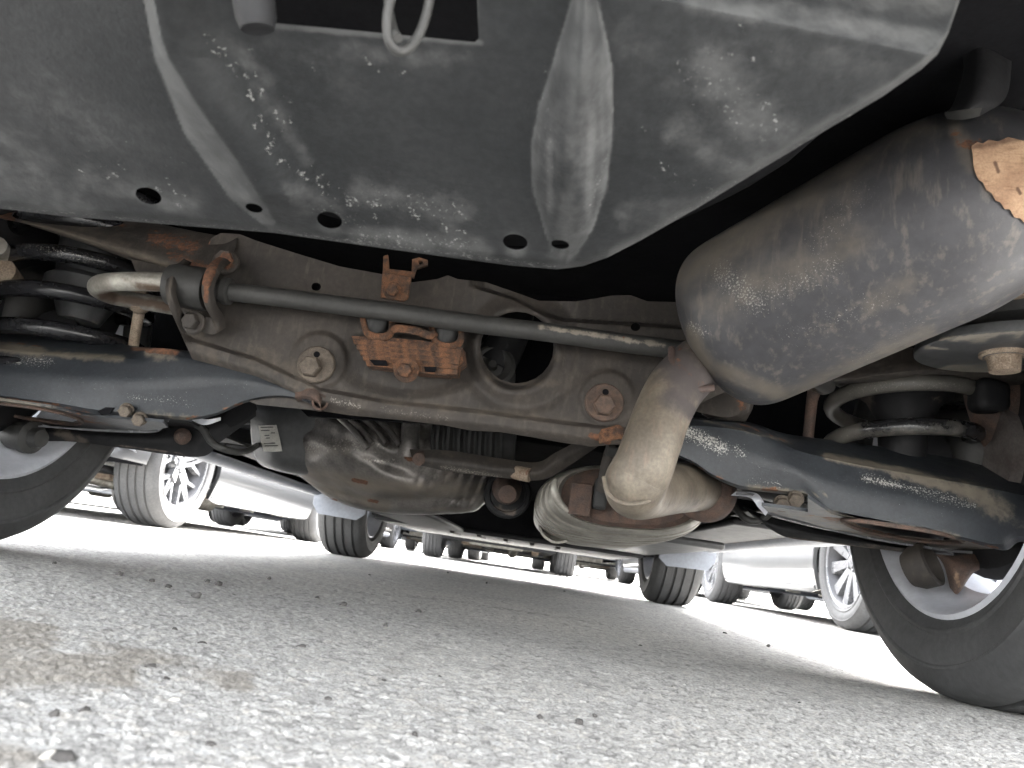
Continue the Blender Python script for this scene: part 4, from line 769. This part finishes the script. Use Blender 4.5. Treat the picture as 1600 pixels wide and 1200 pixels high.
# convoluted rubber boot of the drive shaft
bx0, bx1 = P(676, 682, Y=1.38), P(806, 690, Y=1.38); prof = []
L = np.linalg.norm(bx1-bx0)
for k in range(7):
    h = .012+k*.0195; prof += [(.043, h-.004), (.052-.0006*k, h+.002), (.052-.0006*k, h+.007), (.043, h+.0125)]
lathe('shaft_boot', bx0, bx1-bx0, [(.03, 0), (.045, .004)]+prof+[(.04, L)], m_rubber, SUV, 40)
lathe('final_drive', P(720, 640, Y=1.5), (.1, 1, 0), [(.05, -.06), (.09, -.04), (.11, 0), (.11, .1), (0, .1)], m_black, SUV, 32)
cb = rails('cross_brace', [[(640, 702, 1.25), (700, 704, 1.24), (780, 716, 1.24), (838, 722, 1.24), (870, 706, 1.22), (935, 672, 1.15), (950, 668, 1.15)], [(644, 716, 1.235), (700, 722, 1.225), (780, 733, 1.225), (838, 738, 1.225), (880, 716, 1.21), (938, 684, 1.14), (952, 676, 1.14)], [(650, 726, 1.25), (700, 736, 1.24), (780, 746, 1.24), (845, 750, 1.24), (890, 727, 1.22), (942, 692, 1.15), (955, 684, 1.15)]], m_grime, SUV, n=60, m=5, thick=.02)
paint(cb, 'dirt_and_light', [(680, 705, 780, 725, 16, .3)]); paint(cb, 'speck', [(690, 730, 780, 745, 10, .9), (650, 715, 660, 720, 10, .6)])
o = lathe('brace_bolt', P(815, 740, Y=1.235), (1, -.3, -.1), [(.008, -.025), (.012, -.01), (.012, .015), (0, .015)], m_tan, cb, 16); paint(o, 'rust', [(815, 740, 815, 740, 30, .6)])
lathe('brace_stud', P(655, 717, Y=1.235), (0, -1, -.3), [(.012, -.01), (.011, .004), (.004, .006), (0, .005)], m_dullrust, cb, 16)
tube('brace_pin', PP([(952, 706, 1.12), (946, 730, 1.12), (940, 765, 1.15)]), .008, m_grime, cb, 12, n=10)
lathe('brace_plug', P(958, 704, Y=1.1), (-1, -.2, 0), [(.009, -.02), (.01, .01), (0, .013)], m_bar, cb, 14)
tube('propeller_shaft', PP([(793, 772, 1.34), (792, 764, 1.45), (790, 745, 1.7), (786, 760, 2.5), (790, 800, 3.9)]), [.016, .029, .033, .03, .03], m_dullrust, SUV, 24, n=30)
o = lathe('shaft_joint', P(793, 772, Y=1.46), (.02, -1, -.1), [(.034, -.06), (.046, -.03), (.048, 0), (.044, .006), (.036, .004), (.034, -.006)], m_black, SUV, 32); paint(o, 'dirt_and_light', [(780, 790, 800, 800, 16, .8)])
tube('front_pipe', PP([(872, 822, 1.7), (868, 815, 2.2), (862, 822, 3.0), (850, 840, 4.2)]), .032, m_dullrust, SUV, 20, n=30)
lathe('upper_arm_bush', P(1120, 618, Y=1.02), (1, -.15, -.1), [(.02, -.02), (.03, -.015), (.036, .0), (.036, .03), (.028, .045), (.012, .05), (0, .05)], m_grime, SUV, 28)
o = rails('upper_arm', [[(1070, 600, .99), (1110, 600, .985), (1150, 605, .98), (1172, 622, .98)], [(1074, 640, .975), (1110, 648, .965), (1140, 652, .965), (1165, 640, .975)]], m_grime, SUV, n=24, m=6, thick=.03); paint(o, 'rust', [(1150, 615, 1165, 640, 20, .55)])
# --- floor: centre tunnel, sill-side floor panels, front tray
def flo(name, x0, x1, y0, y1, z, mat, h=.02, bev=.01): return box(name, ((x0+x1)/2, (y0+y1)/2, z+h/2), (x1-x0, y1-y0, h), mat, SUV, bev)
flo('tunnel_roof', -.2, .24, 1.4, 4.5, .36, m_void)
flo('floor_panel', -.92, -.46, 1.9, 3.25, .275, m_black); flo('floor_panel', -.45, -.2, 1.95, 3.3, .185, m_black); flo('floor_panel', .24, .60, 1.95, 3.3, .20, m_tank); flo('floor_panel', .61, .90, 1.95, 3.25, .27, m_black)
flo('wheelhouse_liner', -.89, -.46, 1.40, 1.44, .32, m_void, .30); flo('wheelhouse_liner', .42, .87, 1.40, 1.44, .32, m_void, .30)
flo('tank_floor', -.70, .68, 1.45, 1.9, .33, m_void)
flo('engine_tray', -.60, .58, 3.25, 4.48, .185, m_black)
box('engine_block', (0, 3.8, .42), (1.0, .9, .44), m_void, SUV, .03); flo('rear_bulkhead', -.6, .6, 3.28, 3.31, .19, m_void, .3)
for k in range(5): box('tray_rib', (-.02+.12*(k-2), 3.5+.02*k, .182), (.02, .35, .012), m_black, SUV, .004)
# ------------------------------------------------------------------ cars: one builder for the shell above and for the parked ones
TP = [(-.09, .226), (-.099, .232), (-.104, .243), (-.1075, .2455), (-.1085, .249), (-.1065, .2525), (-.109, .262), (-.1135, .275), (-.1125, .290), (-.1145, .2925), (-.1145, .2955), (-.1115, .298), (-.107, .312), (-.098, .324), (-.086, .330), (-.070, .3335), (-.067, .325), (-.060, .325), (-.057, .3342), (-.027, .335), (-.024, .326), (-.015, .326), (-.012, .335)]
TP = TP+[(-x, r) for x, r in reversed(TP)]
def tyre_vf(seg=96, notch=True):
    V = []
    for i in range(seg):
        a = 2*math.pi*i/seg; c, s = math.cos(a), math.sin(a)
        for k, (x, r) in enumerate(TP):
            if notch and i % 3 == 0 and (k in (12, 13, 14) or len(TP)-1-k in (12, 13, 14)): r -= .005
            V.append((x, r*c, r*s))
    return np.array(V), grid_faces(seg, len(TP), True, False)
RP = [(-.097, .232), (-.101, .225), (-.092, .217), (-.06, .210), (-.035, .188), (.01, .188), (.045, .200), (.08, .214), (.094, .222), (.1, .230), (.094, .233), (.07, .226), (.0, .215), (-.07, .224)]
def barrel_vf(seg=72):
    th = np.linspace(0, 2*np.pi, seg, endpoint=False)
    V = np.vstack([np.stack([np.full(seg, x), r*np.cos(th), r*np.sin(th)], 1) for x, r in RP]); F = grid_faces(len(RP), seg, True, True)
    return V, F
def rim_vf(style, seg=72):
    th = np.linspace(0, 2*np.pi, seg, endpoint=False); lip = [(.072, .212), (.088, .219), (.1005, .2265), (.1015, .2325), (.095, .229), (.085, .221)]
    V = np.vstack([np.stack([np.full(seg, x), r*np.cos(th), r*np.sin(th)], 1) for x, r in lip]); F = grid_faces(len(lip), seg, True, True)
    L = [(V, F), lathe_vf((.05, 0, 0), (1, 0, 0), [(.07, -.03), (.066, .0), (.055, .012), (.034, .014), (.03, .022), (.0, .024)], 30)]
    def bar(r0, a0, r1, a1, w0, w1, d=.026, x0=.056, x1=.074):
        q0 = A(r0*math.cos(a0), r0*math.sin(a0)); q1 = A(r1*math.cos(a1), r1*math.sin(a1)); t = (q1-q0)/np.linalg.norm(q1-q0); n = A(-t[1], t[0]); o = []
        for q, w, x in ((q0, w0, x0), (q1, w1, x1)):
            for dx, s in ((0, 1), (-d, 1.2), (-d, -1.2), (0, -1)):
                e = q+n*w*.5*s; o.append((x+dx+(.006 if dx == 0 else 0), e[0], e[1]))
        L.append((np.array(o), [(0, 1, 5, 4), (1, 2, 6, 5), (2, 3, 7, 6), (3, 0, 4, 7), (0, 3, 2, 1), (4, 5, 6, 7)]))
    if style == 'split':
        for k in range(5):
            a = 2*math.pi*k/5+.3
            for s in (-1, 1):
                bar(.03, a+s*.5, .11, a+s*.16, .026, .022); bar(.105, a+s*.16, .22, a+s*.05, .022, .016, x0=.062); bar(.105, a+s*.16, .22, a+s*.46, .022, .016, x0=.062)
    elif style == 'broad':
        for k in range(10):
            a = 2*math.pi*k/10+.1; bar(.04, a, .221, a+.05, .034, .062, d=.03)
    else:
        for k in range(5):
            a = 2*math.pi*k/5+.55
            for s in (-1, 1): bar(.04, a+s*.25, .221, a+s*.17, .03, .034, d=.03)
    for k in range(5):
        a = 2*math.pi*k/5; L.append(lathe_vf((.062, .045*math.cos(a), .045*math.sin(a)), (1, 0, 0), [(.009, -.01), (.009, .008), (.006, .01), (0, .01)], 6))
    return joinvf(*L)
MESH = {}
def wheel(parent, loc, style, side, tm, rm, pos):
    w_ = bpy.data.objects.new('wheel', None); COL.objects.link(w_); w_.parent = parent; w_.location = loc; w_.empty_display_size = .1
    if side < 0: w_.rotation_euler.z = math.pi
    ROOTLOC[w_] = np.zeros(3)
    for nm, fn, mt in (('rim_barrel', barrel_vf, m_rim if tm is m_tyre else m_well), ('tyre', lambda: tyre_vf(96, tm is not m_tyre), tm), ('rim', lambda: rim_vf(style), rm), ('brake_disc', lambda: lathe_vf((-.005, 0, 0), (1, 0, 0), [(.0, -.05), (.09, -.05), (.09, -.012), (.148, -.012), (.15, 0), (.07, .004), (.068, .03), (0, .03)], 48), m_disc)):
        key = (nm, style if nm == 'rim' else '', mt.name)
        if key not in MESH:
            V, F = fn(); o = make(nm, V, F, mt, w_, smooth=38); MESH[key] = (o.data, tuple((V.min(0)+V.max(0))/2))
        else:
            o = bpy.data.objects.new(nm, MESH[key][0]); COL.objects.link(o); o.parent = w_
        o.location = MESH[key][1]
    return w_
def car(root, body, style='split', tm=m_tyre2, rm=m_rim2, suv=False, own=False, wb=2.64, low=False, sillm=None, tr=.784, wheels=True, plate_back=True, flap=False):
    """y runs forward, z up, origin on the ground under the middle of the car; the root's own coordinates."""
    dz = .05 if suv else 0.; HW = .905; yr, yf = -wb/2, wb/2; y0, y1 = yr-(1.17 if own else .92), yf+.92; belt = .96+dz*2; ra = .385  # own tail lengthened to keep daylight off the near ground
    zs = .265 if own else .185
    def hw(y): return HW*(1-.10*sm(np.abs(y), 1.55, 2.3))
    kw = dict(world=False)
    for s in (-1, 1):
        cols = np.unique(np.concatenate([np.linspace(y0+.25, y1-.3, 60)]+[yc+ra*np.sin(np.linspace(-math.pi/2, math.pi/2, 25)) for yc in (yr, yf)]+[[yc+q for yc in (yr, yf) for q in (-ra-.004, ra+.004)]]))
        bt = np.where(cols < yr, zs+.1, np.where(cols > yf, zs+.04, zs))
        for yc in (yr, yf):
            d = np.abs(cols-yc); bt = np.where(d <= ra, np.maximum(bt, .335+np.sqrt(np.maximum(ra*ra-d*d, 0))), bt)
        V = []; u = np.linspace(0, 1, 14)
        for y, b_ in zip(cols, bt):
            z = b_+(belt-b_)*u; k = (z-zs)/(belt-zs)
            off = -.055*(1-sm(k, -.1, .22))+.012*np.exp(-((k-.62)/.05)**2)-.03*sm(k, .75, 1)-.012*np.exp(-((k-.32)/.14)**2)
            V.append(np.stack([s*(hw(y)+off), np.full(14, y), z], 1))
        V = np.vstack(V); F = grid_faces(len(cols), 14); Vt, Ft = thicken(V, F, A(-s*.02, 0, 0))
        bs_ = make('body_side', Vt, Ft, body, root, smooth=35, **kw)
        # wheel-arch liner
        for yc in (yr, yf):
            a = np.linspace(-.15, math.pi+.15, 24); Va = np.vstack([np.stack([np.full(24, s*x), yc+(ra+.012)*np.cos(a), .335+(ra+.012)*np.sin(a)], 1) for x in (.60, .865)]); make('arch_liner', Va, grid_faces(2, 24), m_void, root, **kw)
        # windows
        g0, g1 = belt, belt+.42; b0, b1 = yr-.45, yf-.45
        Vw = [(s*(HW-.035), b0+.1, g0+.02), (s*(HW-.035), b1-.15, g0+.02), (s*(HW-.20), b1-.75, g1-.02), (s*(HW-.20), b0+.42, g1-.02)]
        make('side_window', *thicken(np.array(Vw, float), [(0, 1, 2, 3)], A(s*.004, 0, .002)), m_glass, root, smooth=0, **kw)
        box('wing_mirror', (s*(HW+.06), b1-.35, belt+.07), (.16, .1, .11), body, root, .03, **kw)
        # sill
        q = np.linspace(yr+ra+.03, yf-ra-.03, 20); sv_ = lathe_vf
        make('sill_trim', *joinvf(tube('x', np.stack([np.full(20, s*(HW-.05)), q, np.full(20, zs+.015)], 1), [.02]+[.035]*18+[.02], None, None, 12, raw=True)), sillm or m_flap, root, **kw)
    gm = root
    # bonnet, roof, tail
    def skin(nm, secs, mt, n=24, sm_=50):
        G = np.array([cr(s_, n) for s_ in secs]); V = G.reshape(-1, 3); V, F = thicken(V, grid_faces(len(secs), n), A(0, 0, -.01)); return make(nm, V, F, mt, root, smooth=sm_, **kw)
    def arc(y, z, w_, c=.05): return [(-w_, y, z-c), (-w_*.8, y, z-.012), (0, y, z), (w_*.8, y, z-.012), (w_, y, z-c)]
    skin('bonnet', [arc(y, belt+dz2, hw(y)-.02) for y, dz2 in ((yf-.4, .06), (yf, .04), (yf+.4, 0), (y1-.22, -.10), (y1-.1, -.2))], body)
    rt = belt+.42
    skin('roof', [arc(y, z, w_) for y, z, w_ in ((yr-.35, rt-.1, .62), (yr-.1, rt, .66), (0, rt+.05, .7), (yf-1.0, rt, .68))], body)
    make('windscreen', *thicken(np.array([(-.84, yf-.42, belt), (.84, yf-.42, belt), (.66, yf-1.02, rt-.03), (-.66, yf-1.02, rt-.03)], float), [(0, 1, 2, 3)], A(0, .004, .004)), m_glass, root, smooth=0, **kw)
    make('rear_window', *thicken(np.array([(-.78, y0+.22, belt), (.78, y0+.22, belt), (.6, yr-.38, rt-.1), (-.6, yr-.38, rt-.1)], float), [(0, 1, 2, 3)], A(0, -.004, .004)), m_glass, root, smooth=0, **kw)
    skin('tailgate', [[(-.80, y0+.20, z), (-.5, y0+.12+k, z), (0, y0+.1+k, z), (.5, y0+.12+k, z), (.80, y0+.20, z)] for z, k in ((belt+.01, .02), (.8, 0), (.62, 0))], body)
    def bumper(nm, yy, sgn, z0, z1, mt):
        x = np.linspace(-1, 1, 41); yl = yy-sgn*(.30*np.abs(x)**3.2); xx = HW*.985*np.sign(x)*np.abs(x)**.9; V = []
        for z, o_ in ((z0, -.09), (z0+.015, -.03), (z0+.08, -.004), ((z0+z1)/2, 0), (z1-.05, -.008), (z1, -.05)): V.append(np.stack([xx*(1+o_*.3), yl+sgn*o_, np.full(41, z)], 1))
        V = np.vstack(V); V, F = thicken(V, grid_faces(6, 41), A(0, -sgn*.012, 0)); return make(nm, V, F, mt, root, smooth=40, **kw)
    bumper('rear_bumper', y0, -1, .40 if own else zs+.18, .68, body); bumper('front_bumper', y1, 1, zs+.0, .66, body)
    if not own:
        bumper('front_lip', y1-.03, 1, zs-.02, zs+.07, m_flap); bumper('rear_diffuser', y0+.05, -1, zs+.14, zs+.25, m_flap)
    for s in (-1, 1):
        make('headlamp', *thicken(np.array([(s*.45, y1-.06, .66), (s*.82, y1-.24, .67), (s*.80, y1-.26, .80), (s*.45, y1-.14, .76)]), [(0, 1, 2, 3)], A(0, .02, 0)), m_lamp, root, smooth=0, **kw)
        make('tail_lamp', *thicken(np.array([(s*.45, y0+.08, .76), (s*.83, y0+.20, .78), (s*.80, y0+.21, .93), (s*.45, y0+.09, .9)]), [(0, 1, 2, 3)], A(0, -.02, 0)), m_tail, root, smooth=0, **kw)
    box('number_plate', (0, y1+.008, .42), (.50, .01, .11), m_plate, root, .002, **kw); box('grille', (0, y1-.03, .58), (.8, .03, .10), m_void, root, .01, **kw)
    if plate_back: box('number_plate', (0, y0+.09, .72), (.50, .01, .11), m_plate, root, .002, **kw)
    if wheels:
        for s in (-1, 1):
            for yc in (yr, yf): wheel(root, (s*tr, yc, .335), style, s, tm, rm, 0)
    if not own:
        box('floor_pan', (0, 0, zs+.06), (1.3, 3.6, .03), m_black, root, .01, **kw)
        tube('exhaust_pipe', [(.1, 1.0, zs+.02), (.1, 0, zs), (.15, yr+.3, zs+.02), (.25, yr-.1, zs+.06), (.4, yr-.35, zs+.07)], .028, m_silver, root, 12, n=30, world=False)
        lathe('silencer', (-.35, yr-.4, zs+.13), (1, 0, 0), [(.05, 0), (.09, .02), (.09, .62), (.05, .64)], m_silver, root, 24, sy=1.25, **kw)
        lathe('front_silencer', (.1, .35, zs+.03), (0, 1, 0), [(.03, 0), (.07, .03), (.07, .42), (.03, .45)], m_silver, root, 20, sy=1.3, **kw)
        tube('rear_axle', [(-.7, yr, .3), (-.3, yr+.04, .25), (.3, yr+.04, .25), (.7, yr, .3)], .03, m_silver, root, 12, n=20, world=False)
        tube('front_arm', [(-.72, yf, .22), (-.35, yf-.12, .21), (.35, yf-.12, .21), (.72, yf, .22)], [.03, .02, .02, .03], m_silver, root, 12, n=20, world=False)
        box('engine_tray', (0, yf+.15, zs+.03), (1.1, .9, .02), m_flap, root, .01, **kw)
        for x in (-.3, .0, .3): box('tray_clip', (x, yf+.5, zs+.01), (.12, .06, .03), m_label, root, .005, **kw)
        for s in (-1, 1): box('floor_rail', (s*.42, 0, zs+.04), (.09, 2.6, .05), m_tan, root, .01, **kw)
        tube('fuel_line', [(-.2, 1.2, zs+.03), (-.22, 0, zs+.03), (-.3, yr+.4, zs+.05)], .012, m_label, root, 8, n=16, world=False)
# own shell, wheels and flaps
car(SUV, m_greyp, 'double', m_tyre, m_rim, own=True, suv=True)
for s in (-1, 1):
    q = [(s*.655, 3.30, .40), (s*.90, 3.30, .40), (s*.90, 3.31, .215), (s*.87, 3.31, .175), (s*.69, 3.31, .170), (s*.655, 3.31, .20)]
    plate('mud_flap', q, (0, .006, 0), m_flap, SUV, bev=.002)
    box('sill_floor', (s*.80, 2.38, .29), (.14, 1.75, .03), m_tank, SUV, .012)
    tube('lower_arm', [(s*.70, 3.70, .24), (s*.52, 3.62, .215), (s*.33, 3.58, .22)], [.03, .026, .03], m_black, SUV, 12, n=14, label=None)
    tube('drive_shaft', [(s*.70, 3.70, .335), (s*.2, 3.72, .33)], .018, m_black, SUV, 12)
def parked(x, y, rz, label, paint_, **k):
    r = empty('parked_car', (x, y, 0), label, 'car', 'cars parked around the one overhead', rz); ROOTLOC[r] = np.zeros(3); car(r, paint_, **k); return r
n1 = parked(-1.76-.87, 3.80+1.34, 0, 'silver car parked alongside on the left, with split spoke alloy wheels and a shiny sill', m_silvp, style='split', rm=m_rim2, wb=2.68, sillm=m_chrome)
n2 = parked(1.64+.90, 3.90+1.32, .02, 'white car parked alongside on the right, with broad spoke bright wheels', m_white, style='broad', rm=m_rim2, sillm=m_white)
for s, r_ in ((1, n1), (-1, n2)):
    q = [(s*.62, -1.76, .60), (s*.90, -1.76, .60), (s*.90, -1.76, .42), (s*.86, -1.75, .345), (s*.78, -1.75, .315), (s*.70, -1.75, .32), (s*.62, -1.75, .36)]; plate('rear_corner_panel', q, (0, -.012, 0), m_silvp if s > 0 else m_white, r_, bev=.003, world=False)
    yy_ = np.linspace(-.85, .85, 12)
    for yv in (.15, -.82): tube('door_seam', np.array([(s*(.872+.03*k), yv, .26+.25*k) for k in (0, .5, 1, 1.6)]), .003, m_void, r_, 6, world=False)
    for zz in (.30, .44): tube('side_seam', np.stack([np.full(12, s*(.868 if zz < .4 else .899)), yy_, np.full(12, zz)], 1), .0035, m_void, r_, 6, world=False)
FAR = [(-.29, 9.0, m_silvp, 'split', 'silver car across the lane straight ahead, seen low between the front tyres'), (-3.0, 9.4, m_redp, 'broad', 'dark grey car across the lane, just left of the silver one straight ahead'),
 (2.35, 9.2, m_white, 'split', 'white car across the lane, just right of the silver one straight ahead'), (5.0, 9.1, m_bluep, 'double', 'blue grey car across the lane, seen beneath the white car on the right'),
 (-5.7, 9.2, m_greyp, 'double', 'mid grey car across the lane, seen beneath the silver car on the left'), (7.7, 9.3, m_silvp, 'broad', 'silver car farthest right in the row across the lane'), (-8.4, 9.1, m_white, 'broad', 'white car farthest left in the row across the lane')]
for i, (x, y, pm, st, lb) in enumerate(FAR): parked(x, y+1.25, math.pi if i in (4, 5) else 0, lb, pm, style=st)
for i, (x, pm, lb) in enumerate([(-5.25, m_blackp, 'black car beyond the silver car on the left'), (5.4, m_greyp, 'dark grey car beyond the white car on the right')]): parked(x, 5.2, 0, lb, pm, style='double')
for i, (x, pm) in enumerate([(-4.4, m_white), (-1.7, m_greyp), (1.0, m_blackp), (3.7, m_silvp)]): parked(x, 14.6, 0, ['white car in the farthest row, left end', 'dark grey car in the farthest row behind the other dark grey one', 'black car in the farthest row behind the silver and white ones', 'silver car in the farthest row, right end'][i], pm, style='broad')
